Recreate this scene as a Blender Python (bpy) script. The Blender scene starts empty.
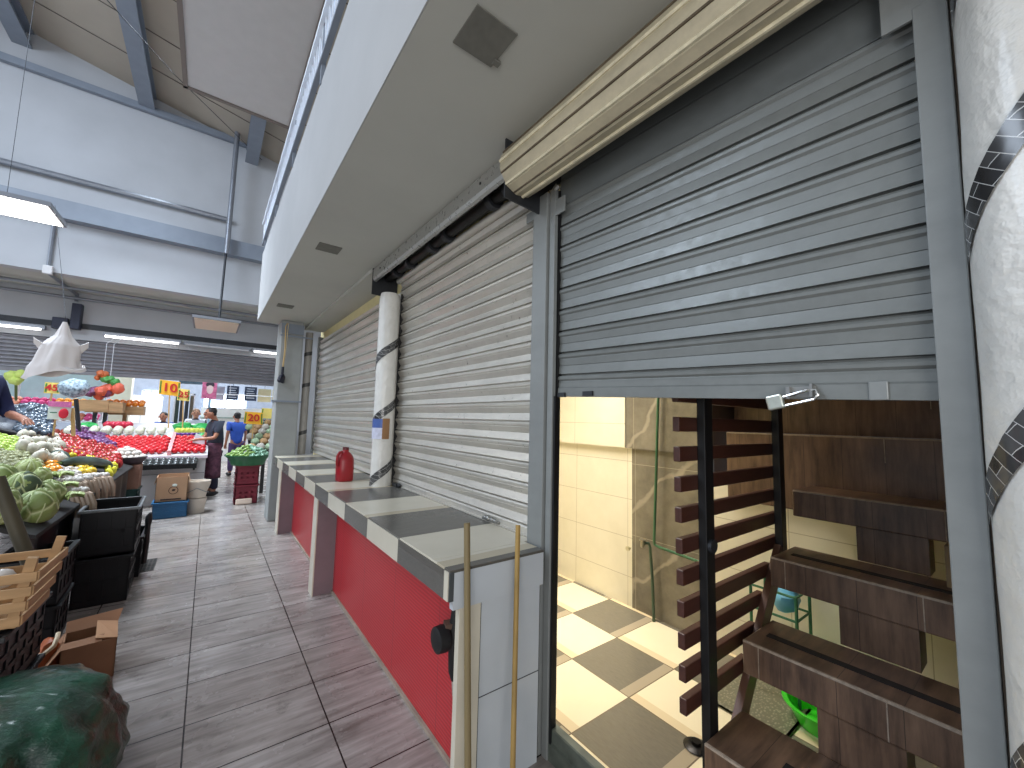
import bpy, bmesh, math, random
from mathutils import Vector, Matrix, Euler, noise as mnoise
random.seed(7)
sc = bpy.context.scene
col = sc.collection
PI = math.pi
# ------------------------------------------------------------------ camera
F = 402.13; H = 1.58
YAW, PITCH, ROLL = [math.radians(a) for a in (36.842, 5.109, 1.4007)]
cy_, sy_, cp_, sp_, cr_, sr_ = math.cos(YAW), math.sin(YAW), math.cos(PITCH), math.sin(PITCH), math.cos(ROLL), math.sin(ROLL)
FWD = Vector((sy_*cp_, cy_*cp_, sp_)); RT0 = Vector((cy_, -sy_, 0)); UP0 = RT0.cross(FWD)
RT = RT0*cr_ + UP0*sr_; UP = UP0*cr_ - RT0*sr_
CAM = Vector((0, 0, H))
cd = bpy.data.cameras.new('camera'); co = bpy.data.objects.new('camera', cd); col.objects.link(co)
cd.sensor_width = 36; cd.lens = F*36/1024; cd.clip_start = 0.02; cd.clip_end = 200
co.matrix_world = Matrix(((RT.x, UP.x, -FWD.x, 0), (RT.y, UP.y, -FWD.y, 0), (RT.z, UP.z, -FWD.z, H), (0, 0, 0, 1)))
sc.camera = co
def ray(px, py): return RT*((px-512)/F) - UP*((py-384)/F) + FWD
def onz(px, py, z=0): r = ray(px, py); return CAM + r*((z-H)/r.z)
def onx(px, py, x): r = ray(px, py); return CAM + r*(x/r.x)
def ony(px, py, y): r = ray(px, py); return CAM + r*(y/r.y)
def depth(p): return (Vector(p)-CAM).dot(FWD)
# ------------------------------------------------------------------ materials
def lin(c):
    return tuple(((v/255)/12.92 if v/255 <= .04045 else ((v/255+.055)/1.055)**2.4) for v in c)
class NT:
    def __init__(s, m): s.t = m.node_tree; s.n = s.t.nodes; s.l = s.t.links
    def new(s, ty, **kw):
        n = s.n.new(ty)
        for k, v in kw.items(): setattr(n, k, v)
        return n
    def link(s, a, b): s.l.new(a, b)
    def math(s, op, a, b=None, c=None):
        n = s.new('ShaderNodeMath', operation=op)
        for i, v in enumerate((a, b, c)):
            if v is None: continue
            if isinstance(v, (int, float)): n.inputs[i].default_value = v
            else: s.link(v, n.inputs[i])
        return n.outputs[0]
    def mix(s, f, a, b):
        n = s.new('ShaderNodeMix', data_type='RGBA')
        for i, v in ((0, f), (6, a), (7, b)):
            if isinstance(v, (int, float)): n.inputs[i].default_value = v
            elif isinstance(v, tuple): n.inputs[i].default_value = (*v, 1)
            else: s.link(v, n.inputs[i])
        return n.outputs[2]
    def noise(s, vec, scale, detail=4, rough=.55):
        n = s.new('ShaderNodeTexNoise'); n.inputs['Scale'].default_value = scale
        n.inputs['Detail'].default_value = detail; n.inputs['Roughness'].default_value = rough
        s.link(vec, n.inputs['Vector']); return n.outputs['Fac']
    def mapping(s, vec, scale=(1, 1, 1), loc=(0, 0, 0), rot=(0, 0, 0)):
        n = s.new('ShaderNodeMapping'); n.inputs['Scale'].default_value = scale
        n.inputs['Location'].default_value = loc; n.inputs['Rotation'].default_value = rot
        s.link(vec, n.inputs['Vector']); return n.outputs[0]
    def ramp(s, f, a, b, lo=0., hi=1.):
        n = s.new('ShaderNodeMapRange'); n.clamp = True
        for i, v in ((1, lo), (2, hi), (3, a), (4, b)): n.inputs[i].default_value = v
        s.link(f, n.inputs[0]); return n.outputs[0]
    def bump(s, h, strength, dist, bsdf):
        n = s.new('ShaderNodeBump'); n.inputs['Strength'].default_value = strength; n.inputs['Distance'].default_value = dist
        s.link(h, n.inputs['Height']); s.link(n.outputs[0], bsdf.inputs['Normal'])
def base(name, world=False):
    m = bpy.data.materials.new(name); m.use_nodes = True
    t = NT(m); b = t.n['Principled BSDF']
    if world: return m, t, b, t.new('ShaderNodeNewGeometry').outputs['Position']
    tc = t.new('ShaderNodeTexCoord'); return m, t, b, tc.outputs['Object']
MC = {}
def mat(name, c, rough=.6, metal=0., var=.1, vs=6., bump=0., bs=30., emis=0., stretch=None, c2=None, trans=0., alpha=1., sss=0., coat=0.):
    if name in MC: return MC[name]
    m, t, b, v = base(name); c = lin(c)
    if stretch: v = t.mapping(v, stretch)
    if var > 0:
        f = t.noise(v, vs)
        f = t.ramp(f, 0, 1, .3, .7)
        a = tuple(max(0, x*(1-var)) for x in c); d = lin(c2) if c2 else tuple(min(1, x*(1+var)) for x in c)
        t.link(t.mix(f, a, d), b.inputs['Base Color'])
    else: b.inputs['Base Color'].default_value = (*c, 1)
    b.inputs['Roughness'].default_value = rough; b.inputs['Metallic'].default_value = metal
    if coat: b.inputs['Coat Weight'].default_value = coat; b.inputs['Coat Roughness'].default_value = .1
    if bump: t.bump(t.noise(v, bs, 3), bump, .01, b)
    if emis:
        b.inputs['Emission Color'].default_value = (*c, 1); b.inputs['Emission Strength'].default_value = emis
    if trans: b.inputs['Transmission Weight'].default_value = trans
    if alpha < 1: b.inputs['Alpha'].default_value = alpha
    if sss: b.inputs['Subsurface Weight'].default_value = sss; b.inputs['Subsurface Radius'].default_value = (.01, .01, .01)
    MC[name] = m; return m
# ------------------------------------------------------------------ mesh builder
WO = {}
class MB:
    def __init__(s): s.bm = bmesh.new(); s.mats = []; s.mi = 0
    def use(s, m):
        if m not in s.mats: s.mats.append(m)
        s.mi = s.mats.index(m); return s
    def _f(s, vs):
        try: f = s.bm.faces.new(vs); f.material_index = s.mi; return f
        except ValueError: return None
    def box(s, x0, x1, y0, y1, z0, z1, rot=None, piv=None):
        P = [Vector((x, y, z)) for x in (x0, x1) for y in (y0, y1) for z in (z0, z1)]
        if rot is not None:
            c = Vector(piv) if piv else Vector(((x0+x1)/2, (y0+y1)/2, (z0+z1)/2))
            R = Euler(rot).to_matrix(); P = [R @ (p-c)+c for p in P]
        v = [s.bm.verts.new(p) for p in P]
        for q in ((0, 1, 3, 2), (4, 6, 7, 5), (0, 4, 5, 1), (2, 3, 7, 6), (0, 2, 6, 4), (1, 5, 7, 3)): s._f([v[i] for i in q])
        return s
    def bar(s, a, b, w, h, up=(0, 0, 1)):
        a = Vector(a); b = Vector(b); d = (b-a).normalized(); u = Vector(up)
        if abs(d.dot(u)) > .98: u = Vector((1, 0, 0))
        r = d.cross(u).normalized(); u = r.cross(d)
        v = [s.bm.verts.new(p + r*(i*w/2) + u*(j*h/2)) for p in (a, b) for i in (-1, 1) for j in (-1, 1)]
        for q in ((0, 1, 3, 2), (4, 6, 7, 5), (0, 4, 5, 1), (2, 3, 7, 6), (0, 2, 6, 4), (1, 5, 7, 3)): s._f([v[i] for i in q])
        return s
    def tube(s, pts, r, n=8, cap=True):
        pts = [Vector(p) for p in pts]; rs = r if isinstance(r, (list, tuple)) else [r]*len(pts)
        rings = []; prev = None
        for i, p in enumerate(pts):
            d = (pts[min(i+1, len(pts)-1)] - pts[max(i-1, 0)]).normalized()
            if prev is None:
                u = Vector((0, 0, 1)) if abs(d.z) < .9 else Vector((1, 0, 0))
                a = d.cross(u).normalized()
            else: a = (prev - d*prev.dot(d)).normalized()
            prev = a; b = d.cross(a)
            rings.append([s.bm.verts.new(p + (a*math.cos(2*PI*k/n)+b*math.sin(2*PI*k/n))*rs[i]) for k in range(n)])
        for A, B in zip(rings, rings[1:]):
            for k in range(n): s._f([A[k], A[(k+1) % n], B[(k+1) % n], B[k]])
        if cap: s._f(rings[0][::-1]); s._f(rings[-1])
        return s
    def lathe(s, c, prof, n=20, axis='z'):
        c = Vector(c); rings = []
        for r, h in prof:
            ring = []
            for k in range(n):
                a = 2*PI*k/n; p = (r*math.cos(a), r*math.sin(a), h)
                if axis == 'x': p = (h, p[0], p[1])
                if axis == 'y': p = (p[0], h, p[1])
                ring.append(s.bm.verts.new(c+Vector(p)))
            rings.append(ring)
        for A, B in zip(rings, rings[1:]):
            for k in range(n): s._f([A[k], A[(k+1) % n], B[(k+1) % n], B[k]])
        if prof[0][0] > 1e-4: s._f(rings[0][::-1])
        if prof[-1][0] > 1e-4: s._f(rings[-1])
        return s
    def ball(s, c, r, nu=12, nv=8, rot=None, wob=0., seed=0, ridge=0, ramp=0.):
        c = Vector(c); r = Vector((r, r, r)) if isinstance(r, (int, float)) else Vector(r)
        R = Euler(rot).to_matrix() if rot else Matrix.Identity(3)
        def pt(th, ph):
            d = Vector((math.sin(th)*math.cos(ph), math.sin(th)*math.sin(ph), math.cos(th))); k = 1.
            if wob: k += wob*mnoise.noise(d*1.7+Vector((seed*3.1, seed, 0)))
            if ridge: k += ramp*math.cos(ridge*ph)*math.sin(th)
            return c + R @ Vector((d.x*r.x*k, d.y*r.y*k, d.z*r.z*k))
        top = s.bm.verts.new(pt(0, 0)); bot = s.bm.verts.new(pt(PI, 0)); rings = []
        for i in range(1, nv): rings.append([s.bm.verts.new(pt(PI*i/nv, 2*PI*k/nu)) for k in range(nu)])
        for k in range(nu): s._f([top, rings[0][k], rings[0][(k+1) % nu]]); s._f([bot, rings[-1][(k+1) % nu], rings[-1][k]])
        for A, B in zip(rings, rings[1:]):
            for k in range(nu): s._f([A[k], B[k], B[(k+1) % nu], A[(k+1) % nu]])
        return s
    def prism(s, poly, a0, a1, axis='y', shear=None):
        # poly in the other two axes: y -> (x,z), x -> (y,z), z -> (x,y)
        def P(u, v, a):
            return {'y': (u, a, v), 'x': (a, u, v), 'z': (u, v, a)}[axis]
        A = [s.bm.verts.new(P(u, v, a0)) for u, v in poly]; B = [s.bm.verts.new(P(u, v, a1)) for u, v in poly]
        n = len(poly)
        for k in range(n): s._f([A[k], A[(k+1) % n], B[(k+1) % n], B[k]])
        s._f(A[::-1]); s._f(B); return s
    def quad(s, *p):
        s._f([s.bm.verts.new(Vector(q)) for q in p]); return s
    def grid(s, fn, nu, nv):
        V = [[s.bm.verts.new(Vector(fn(i/nu, j/nv))) for j in range(nv+1)] for i in range(nu+1)]
        for i in range(nu):
            for j in range(nv): s._f([V[i][j], V[i+1][j], V[i+1][j+1], V[i][j+1]])
        return s
    def build(s, name, m=None, parent=None, smooth=False, bevel=0., solid=0., sub=0, ang=40):
        if m is not None and not s.mats: s.mats = [m]
        bmesh.ops.recalc_face_normals(s.bm, faces=s.bm.faces[:])
        me = bpy.data.meshes.new(name)
        off = WO.get(parent.name, Vector()) if parent else None
        if parent is None:
            zs = [v.co for v in s.bm.verts]
            lo = Vector((min(v.x for v in zs), min(v.y for v in zs), min(v.z for v in zs))); hi = Vector((max(v.x for v in zs), max(v.y for v in zs), max(v.z for v in zs)))
            off = Vector(((lo.x+hi.x)/2, (lo.y+hi.y)/2, lo.z))
            if name in KEEP0: off = Vector()
        for v in s.bm.verts: v.co -= off
        s.bm.to_mesh(me); s.bm.free()
        for mm in s.mats: me.materials.append(mm)
        o = bpy.data.objects.new(name, me); col.objects.link(o)
        if parent: o.parent = parent; WO[o.name] = off.copy()
        else: o.location = off; WO[o.name] = off.copy()
        if smooth:
            for p in me.polygons: p.use_smooth = True
            if ang < 180:
                try: me.set_sharp_from_angle(angle=math.radians(ang))
                except Exception: pass
        if solid: k = o.modifiers.new('solid', 'SOLIDIFY'); k.thickness = solid; k.offset = 0
        if bevel: k = o.modifiers.new('bevel', 'BEVEL'); k.width = bevel; k.segments = 2; k.limit_method = 'ANGLE'
        if sub: k = o.modifiers.new('sub', 'SUBSURF'); k.levels = sub; k.render_levels = sub
        return o
KEEP0 = {'floor', 'wall_end', 'wall_shop_back', 'ceiling', 'wall_shop'}
def tag(o, label=None, cat=None, group=None, kind=None):
    if label: o['label'] = label
    if cat: o['category'] = cat
    if group: o['group'] = group
    if kind: o['kind'] = kind
    return o
def thing(name, label, cat, loc=(0, 0, 0), group=None):
    o = bpy.data.objects.new(name, None); col.objects.link(o); o.location = loc; o.empty_display_size = .05
    WO[o.name] = Vector(loc); return tag(o, label, cat, group)
def struct(o, label=None): o['kind'] = 'structure'; return o
def dup(root, loc, rot=None, scale=None, label=None, group=None):
    r = root.copy(); col.objects.link(r); r.location = loc
    if rot is not None: r.rotation_euler = rot
    if scale is not None: r.scale = (scale,)*3 if isinstance(scale, (int, float)) else scale
    if label: r['label'] = label
    if group: r['group'] = group
    for ch in list(root.children):
        c = ch.copy(); col.objects.link(c); c.parent = r
        for g in list(ch.children):
            d = g.copy(); col.objects.link(d); d.parent = c
    return r
def text(name, body, m, parent, center, size, xdir, updir, depth_=.002, sx=1.):
    cu = bpy.data.curves.new(name, 'FONT'); cu.body = body; cu.size = size; cu.extrude = depth_; cu.align_x = 'CENTER'; cu.align_y = 'CENTER'; cu.offset = size*.02
    t = bpy.data.objects.new('tmp_text', cu); col.objects.link(t)
    bpy.context.view_layer.update()
    me = bpy.data.meshes.new_from_object(t.evaluated_get(bpy.context.evaluated_depsgraph_get()))
    bpy.data.objects.remove(t)
    X = Vector(xdir).normalized(); U = Vector(updir).normalized(); N = X.cross(U)
    off = WO.get(parent.name, Vector()); c = Vector(center)-off
    for v in me.vertices: v.co = c + X*v.co.x*sx + U*v.co.y + N*v.co.z
    me.materials.clear(); me.materials.append(m)
    o = bpy.data.objects.new(name, me); col.objects.link(o); o.parent = parent; WO[o.name] = off.copy(); return o
# ---- setting materials
def floor_tiles():
    m, t, b, v = base('wood_look_floor_tile', True)
    sx = t.new('ShaderNodeSeparateXYZ'); t.link(v, sx.inputs[0]); x, y = sx.outputs[0], sx.outputs[1]
    u = t.math('DIVIDE', t.math('SUBTRACT', x, .0165), .596); w = t.math('DIVIDE', t.math('SUBTRACT', y, 2.71), .39)
    fu = t.math('FRACT', u); fw = t.math('FRACT', w)
    du = t.math('MULTIPLY', t.math('MINIMUM', fu, t.math('SUBTRACT', 1, fu)), .596)
    dw = t.math('MULTIPLY', t.math('MINIMUM', fw, t.math('SUBTRACT', 1, fw)), .39)
    g = t.math('LESS_THAN', t.math('MINIMUM', du, dw), .0035)
    cell = t.new('ShaderNodeTexWhiteNoise', noise_dimensions='2D'); cv = t.new('ShaderNodeCombineXYZ')
    t.link(t.math('FLOOR', u), cv.inputs[0]); t.link(t.math('FLOOR', w), cv.inputs[1]); t.link(cv.outputs[0], cell.inputs['Vector'])
    streak = t.noise(t.mapping(v, (1.6, 13, 1)), 1.5, 5, .6)
    blot = t.noise(v, 2.2, 5, .6)
    f = t.math('ADD', t.math('MULTIPLY', streak, .6), t.math('MULTIPLY', blot, .4))
    f = t.ramp(f, 0, 1, .32, .68)
    c = t.mix(f, lin((102, 94, 89)), lin((182, 175, 170)))
    c = t.mix(t.ramp(cell.outputs['Value'], 0, .25), c, lin((120, 104, 94)))
    dirt = t.ramp(t.noise(v, 5.5, 6, .7), 0, .6, .58, .72)
    c = t.mix(dirt, c, lin((66, 56, 52)))
    c = t.mix(g, c, lin((40, 34, 32)))
    t.link(c, b.inputs['Base Color'])
    r = t.ramp(t.noise(v, 3.1, 4, .6), .12, .36, .3, .7); t.link(r, b.inputs['Roughness'])
    h = t.math('SUBTRACT', t.math('MULTIPLY', streak, .25), g); t.bump(h, .35, .004, b)
    return m
def shop_tiles():
    m, t, b, v = base('checker_shop_floor_tile', True)
    sx = t.new('ShaderNodeSeparateXYZ'); t.link(v, sx.inputs[0]); x, y = sx.outputs[0], sx.outputs[1]
    u = t.math('DIVIDE', t.math('SUBTRACT', x, 2.054), .4655); w = t.math('DIVIDE', t.math('SUBTRACT', y, 2.0), .455)
    fu = t.math('FRACT', u); fw = t.math('FRACT', w)
    par = t.math('ABSOLUTE', t.math('MODULO', t.math('ADD', t.math('FLOOR', u), t.math('FLOOR', w)), 2))
    g = t.math('LESS_THAN', t.math('MINIMUM', t.math('MINIMUM', fu, t.math('SUBTRACT', 1, fu)), t.math('MINIMUM', fw, t.math('SUBTRACT', 1, fw))), .008)
    fine = t.noise(t.mapping(v, (60, 9, 1)), 2, 4, .7)
    grey = t.mix(fine, lin((104, 98, 86)), lin((134, 127, 112)))
    cream = t.mix(t.noise(v, 5), lin((238, 224, 190)), lin((244, 232, 202)))
    sc_ = t.math('LESS_THAN', fu, .14); cream = t.mix(sc_, cream, lin((226, 207, 170)))
    sg = t.math('LESS_THAN', fw, .15); grey = t.mix(sg, grey, lin((176, 162, 138)))
    c = t.mix(par, cream, grey); c = t.mix(g, c, lin((120, 106, 88)))
    t.link(c, b.inputs['Base Color']); b.inputs['Roughness'].default_value = .22
    return m
def wall_tile(name, c1, c2, cg, py, pz, oy=0., oz=0., rough=.2, vein=False, axis=1):
    m, t, b, v = base(name, True)
    sx = t.new('ShaderNodeSeparateXYZ'); t.link(v, sx.inputs[0]); y, z = sx.outputs[axis], sx.outputs[2]
    fy = t.math('FRACT', t.math('DIVIDE', t.math('SUBTRACT', y, oy), py)); fz = t.math('FRACT', t.math('DIVIDE', t.math('SUBTRACT', z, oz), pz))
    d = t.math('MINIMUM', t.math('MULTIPLY', t.math('MINIMUM', fy, t.math('SUBTRACT', 1, fy)), py), t.math('MULTIPLY', t.math('MINIMUM', fz, t.math('SUBTRACT', 1, fz)), pz))
    g = t.math('LESS_THAN', d, .0022)
    n = t.noise(v, 3.5, 6, .65)
    c = t.mix(t.ramp(n, 0, 1, .3, .7), lin(c1), lin(c2))
    if vein:
        wv = t.new('ShaderNodeTexWave', wave_type='BANDS', bands_direction='DIAGONAL'); wv.inputs['Scale'].default_value = .9; wv.inputs['Distortion'].default_value = 6; wv.inputs['Detail'].default_value = 5
        t.link(v, wv.inputs['Vector'])
        c = t.mix(t.ramp(wv.outputs['Fac'], 0, .6, .975, 1.), c, lin((176, 166, 146)))
    c = t.mix(g, c, lin(cg)); t.link(c, b.inputs['Base Color']); b.inputs['Roughness'].default_value = rough
    return m
def counter_mat(name, phase, top):
    m, t, b, v = base(name, True)
    sx = t.new('ShaderNodeSeparateXYZ'); t.link(v, sx.inputs[0]); x, y, z = sx.outputs
    k = t.math('FLOOR', t.math('DIVIDE', t.math('SUBTRACT', y, 1.542+.506*phase), .506))
    par = t.math('ABSOLUTE', t.math('MODULO', k, 2))
    fy = t.math('FRACT', t.math('DIVIDE', t.math('SUBTRACT', y, 1.542), .506))
    g = t.math('LESS_THAN', t.math('MINIMUM', fy, t.math('SUBTRACT', 1, fy)), .007)
    fine = t.noise(t.mapping(v, (4, 50, 4)) if top else t.mapping(v, (4, 20, 60)), 2, 4, .7)
    grey = t.mix(fine, lin((84, 82, 78)), lin((112, 109, 104)))
    cream = t.mix(t.noise(v, 5), lin((196, 188, 170)), lin((214, 207, 190)))
    if top:
        cream = t.mix(t.math('LESS_THAN', fy, .16), cream, lin((186, 175, 152)))
    c = t.mix(par, cream, grey); c = t.mix(g, c, lin((110, 104, 96)))
    if top:  # dark bullnose strip along the front and the near end
        c = t.mix(t.math('LESS_THAN', y, 1.552), c, lin((92, 89, 84)))
    t.link(c, b.inputs['Base Color']); b.inputs['Roughness'].default_value = .25
    return m
def wood_tile():
    m, t, b, v = base('brown_wood_look_tile', True)
    s1 = t.noise(t.mapping(v, (1.2, 9, 1.2)), 2.5, 5, .65); s2 = t.noise(v, 4, 4)
    f = t.ramp(t.math('ADD', t.math('MULTIPLY', s1, .65), t.math('MULTIPLY', s2, .35)), 0, 1, .35, .65)
    c = t.mix(f, lin((70, 52, 42)), lin((128, 100, 80)))
    sx = t.new('ShaderNodeSeparateXYZ'); t.link(v, sx.inputs[0]); y = sx.outputs[1]
    fy = t.math('FRACT', t.math('DIVIDE', t.math('SUBTRACT', y, .36), .19))
    g = t.math('LESS_THAN', fy, .012); c = t.mix(g, c, lin((58, 44, 36)))
    t.link(c, b.inputs['Base Color']); b.inputs['Roughness'].default_value = .35; return m
def red_tile():
    m, t, b, v = base('red_ridged_wall_tile', True)
    sx = t.new('ShaderNodeSeparateXYZ'); t.link(v, sx.inputs[0]); y, z = sx.outputs[1], sx.outputs[2]
    wv = t.new('ShaderNodeTexWave', wave_type='BANDS', bands_direction='Z'); wv.inputs['Scale'].default_value = 17; wv.inputs['Distortion'].default_value = 2.5; wv.inputs['Detail'].default_value = 2
    wv.inputs['Detail Scale'].default_value = .5
    t.link(t.mapping(v, (1, .4, 1)), wv.inputs['Vector'])
    c = t.mix(wv.outputs['Fac'], lin((166, 34, 42)), lin((192, 50, 56)))
    fy = t.math('FRACT', t.math('DIVIDE', t.math('SUBTRACT', y, 1.9), .6)); g = t.math('LESS_THAN', fy, .006)
    c = t.mix(g, c, lin((120, 40, 44))); t.link(c, b.inputs['Base Color'])
    b.inputs['Roughness'].default_value = .3; t.bump(wv.outputs['Fac'], .3, .002, b); return m
def steel(name, c, rough, metal, var=.12):
    m, t, b, v = base(name)
    n = t.noise(t.mapping(v, (2, .6, 2)), 3, 6, .65); n2 = t.noise(v, 25, 5, .7)
    f = t.ramp(t.math('ADD', t.math('MULTIPLY', n, .7), t.math('MULTIPLY', n2, .3)), 0, 1, .35, .65); c = lin(c)
    t.link(t.mix(f, tuple(x*(1-var) for x in c), tuple(min(1, x*(1+var)) for x in c)), b.inputs['Base Color'])
    t.link(t.ramp(n2, rough-.08, rough+.12, .3, .7), b.inputs['Roughness']); b.inputs['Metallic'].default_value = metal; return m
FLOOR = floor_tiles(); SHOPF = shop_tiles(); WOODT = wood_tile(); REDT = red_tile()
CREAMW = wall_tile('cream_wall_tile', (228, 220, 196), (238, 230, 208), (190, 178, 150), .62, .33, 2.28, .25)
MARB = wall_tile('grey_marble_wall_tile', (102, 96, 84), (138, 130, 114), (164, 154, 134), .9, .61, 1.3, 0, .25, True)
WHITEW = mat('white_painted_wall', (180, 182, 186), .85, var=.05, vs=1.5, bump=.05)
SOFF = mat('grey_white_painted_soffit', (184, 184, 177), .85, var=.06, vs=1.2, bump=.08, bs=14)
FASC = mat('white_painted_fascia', (170, 170, 170), .8, var=.05, vs=1.5)
ROOFM = mat('beige_roof_panel', (170, 160, 146), .8, var=.06, vs=1.)
STEELG = mat('grey_painted_steel', (120, 127, 136), .45, .2, var=.08)
BEAMG = mat('grey_painted_beam', (128, 136, 148), .5, 0, var=.06)
SHUT3 = steel('grey_painted_shutter', (120, 123, 121), .38, .25)
SHUT2 = steel('galvanised_shutter', (203, 199, 190), .34, .5)
SHUTD = steel('dark_grey_shutter', (128, 127, 132), .45, .3)
POSTM = steel('grey_painted_post', (134, 137, 136), .4, .15, .08)
BLACK = mat('black_painted_steel', (16, 16, 18), .5, var=0)
DARK = mat('dark_steel', (52, 54, 58), .45, .4, var=.2)
CREAMS = steel('cream_weathered_shutter', (188, 178, 152), .45, .05, .2)
# ================================================================== SETTING
struct(MB().box(-7, 3.6, -4, 24, -.06, 0).build('floor', FLOOR))
struct(MB().box(1.47, 3.9, -1.5, 3.75, .0, .004).build('floor', SHOPF))
ZS = 3.03; XF = .51
struct(MB().box(XF, 1.9, -1.6, 7.4, ZS, ZS+.1).build('ceiling', SOFF))
struct(MB().box(1.18, 1.52, 3.96, 7.4, ZS-.035, ZS).build('trim_1', SOFF))                     # soffit step over the far shutter
fa = MB()
fa.prism([(XF-.006, ZS+.001), (XF-.006, 4.12), (XF+.1, 4.12), (XF+.1, ZS+.102), (XF-.001, ZS+.102), (XF-.001, ZS+.001)], -1.6, 7.401)
struct(fa.build('trim_2', FASC))                                                                # mezzanine fascia
struct(MB().box(1.475, 1.495, 1.72, 7.6, 0, ZS).build('wall_front', mat('pale_yellow_wall', (222, 210, 160), .8, var=.05)))   # behind the closed shutters
struct(MB().box(1.475, 1.495, -.1, 1.72, 2.9, ZS).build('wall_front', DARK))
# end wall: upper part, its underside, lower part with the wide opening
struct(MB().box(-6, 3, 10.5, 10.7, 4.0, 9).build('wall_end', WHITEW))
struct(MB().box(-6, 3, 10.7, 12.2, 4.0, 4.15).build('wall_end', SOFF))
struct(MB().box(-6, 3, 12.0, 12.2, 3.02, 4.0).build('wall_end', WHITEW))
struct(MB().box(1.5, 3, 11.6, 12.3, 0, 4.0).build('wall_end', WHITEW))
struct(MB().box(-6, 1.2, 10.28, 10.5, 4.95, 5.28).build('beam', BEAMG))
# pitched roof, purlin beams, hanging ceiling box
def roofz(x): return 7.60 - .215*x
rf = MB(); rf.prism([(-7, roofz(-7)), (3, roofz(3)), (3, roofz(3)+.12), (-7, roofz(-7)+.12)], 2.2, 10.7)
struct(rf.build('roof', ROOFM))
for yy in (9.55, 8.6, 7.6, 6.6, 5.6, 4.5):
    struct(MB().bar((-7, yy, roofz(-7)-.004), (3, yy, roofz(3)-.004), .014, .012).build('trim_3', mat('roof_joint', (92, 86, 80), .8, var=0)))
for xx in (-3.1, -1.42, .36):
    z = roofz(xx)
    b = MB(); b.box(xx-.12, xx+.12, 3, 10.5, z-.33, z-.30); b.box(xx-.018, xx+.018, 3, 10.5, z-.30, z-.05); b.box(xx-.12, xx+.12, 3, 10.5, z-.05, z-.02)
    struct(b.build('roof_beam', BEAMG))
struct(MB().bar((-6, 10.44, 7.57), (.9, 10.44, 7.57), .09, .13).build('trim_4', BEAMG))
struct(MB().box(-6, 2, 10.36, 10.5, 7.2, 7.34, ).build('trim_4', ROOFM)) if False else None
bx = MB(); bx.box(-.58, .68, 4.35, 6.8, 6.0, 6.5)
struct(bx.build('ceiling_box', mat('white_ceiling_board', (196, 193, 192), .85, var=.03)))
fr = MB()
for a in ((-.60, -.55, 4.35, 6.83), (.66, .70, 4.35, 6.83), (-.6, .7, 6.78, 6.83)): fr.box(a[0], a[1], a[2], a[3], 5.98, 6.04)
struct(fr.build('trim_5', mat('taupe_edge_trim', (122, 112, 106), .7, var=0)))
# railing with mesh panels on the mezzanine edge
rl = thing('mezzanine_railing', 'white mezzanine railing with thin bars along the top of the bright fascia', 'railing', (XF, 3, 4.12))
WHM = mat('white_painted_metal', (222, 226, 232), .5, var=.04)
MB().bar((XF-.02, -1.5, 4.62), (XF-.02, 7.4, 4.62), .045, .04).build('top_rail', WHM, rl)
MB().bar((XF-.01, -1.5, 4.27), (XF-.01, 7.4, 4.27), .04, .03).build('bottom_rail', BEAMG, rl)
pn = MB(); pn.box(XF, XF+.006, -1.5, 7.4, 4.285, 4.6)
pn.build('panel', mat('translucent_white_sheet', (214, 224, 238), .4, var=.12, vs=9, stretch=(1, 3, .5)), rl)
for k in range(60):
    yb = 1.2+.105*k; MB().bar((XF-.012, yb, 4.27), (XF-.012, yb+.045, 4.62), .012, .012).build('bar', WHM, rl)
for k in range(6):
    yb = .6+1.3*k; MB().bar((XF, yb, 4.1), (XF, yb, 4.62), .03, .03).build('post', BEAMG, rl)
# column
cm = MB(); cm.box(.80, 1.11, 7.0, 7.42, 0, ZS)
colm = cm.build('column', mat('grey_painted_column', (150, 152, 150), .7, var=.06), bevel=.012); struct(colm)
# patches on the soffit
PATCH = mat('bare_cement_patch', (112, 111, 104), .9, var=.12, vs=20)
p = MB().box(.648, .826, 1.12, 1.30, ZS-.006, ZS); p.box(.815, .845, 1.255, 1.28, ZS-.012, ZS); tag(p.build('cover_plate', PATCH), 'large grey square cover plate on the soffit nearest the camera', 'cover plate')
p = MB().box(.64, .822, 3.595, 3.77, ZS-.006, ZS); tag(p.build('cover_plate', PATCH), 'grey square cover plate halfway along the soffit', 'cover plate')
p = MB().box(.622, .812, 5.98, 6.16, ZS-.006, ZS); tag(p.build('cover_plate', PATCH), 'small grey cover plate on the soffit close to the column', 'cover plate')
# ================================================================== SHOP INTERIOR
struct(MB().box(3.02, 3.1, .92, 1.55, 0, 1.22).build('wall_shop_back', CREAMW))
struct(MB().box(3.02, 3.1, 1.55, 2.235, 0, ZS).build('wall_shop_back', MARB))
struct(MB().box(3.02, 3.1, 2.235, 3.75, 0, 1.36).build('wall_shop_back', CREAMW))
struct(MB().box(2.985, 3.1, 2.285, 3.75, 1.36, ZS).build('wall_shop_back', CREAMW))
struct(MB().box(3.02, 3.1, -1.5, .92, 0, 1.22).build('wall_shop_back', CREAMW))
struct(MB().box(2.998, 3.02, 1.55, 2.285, 1.355, ZS).build('wall_shop_back', MARB))
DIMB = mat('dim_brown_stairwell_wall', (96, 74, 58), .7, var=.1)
struct(MB().box(1.62, 3.1, 3.7, 3.78, 0, ZS).build('wall_shop', CREAMW))
struct(MB().box(1.5, 4.6, -1.58, -1.5, 0, 4.2).build('wall_shop', CREAMW))
struct(MB().box(1.475, 1.55, -1.5, .15, 0, ZS).build('wall_shop', DARK))
struct(MB().box(3.1, 4.6, 1.55, 1.63, 1.2, 4.2).build('wall_shop', DIMB))
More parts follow.
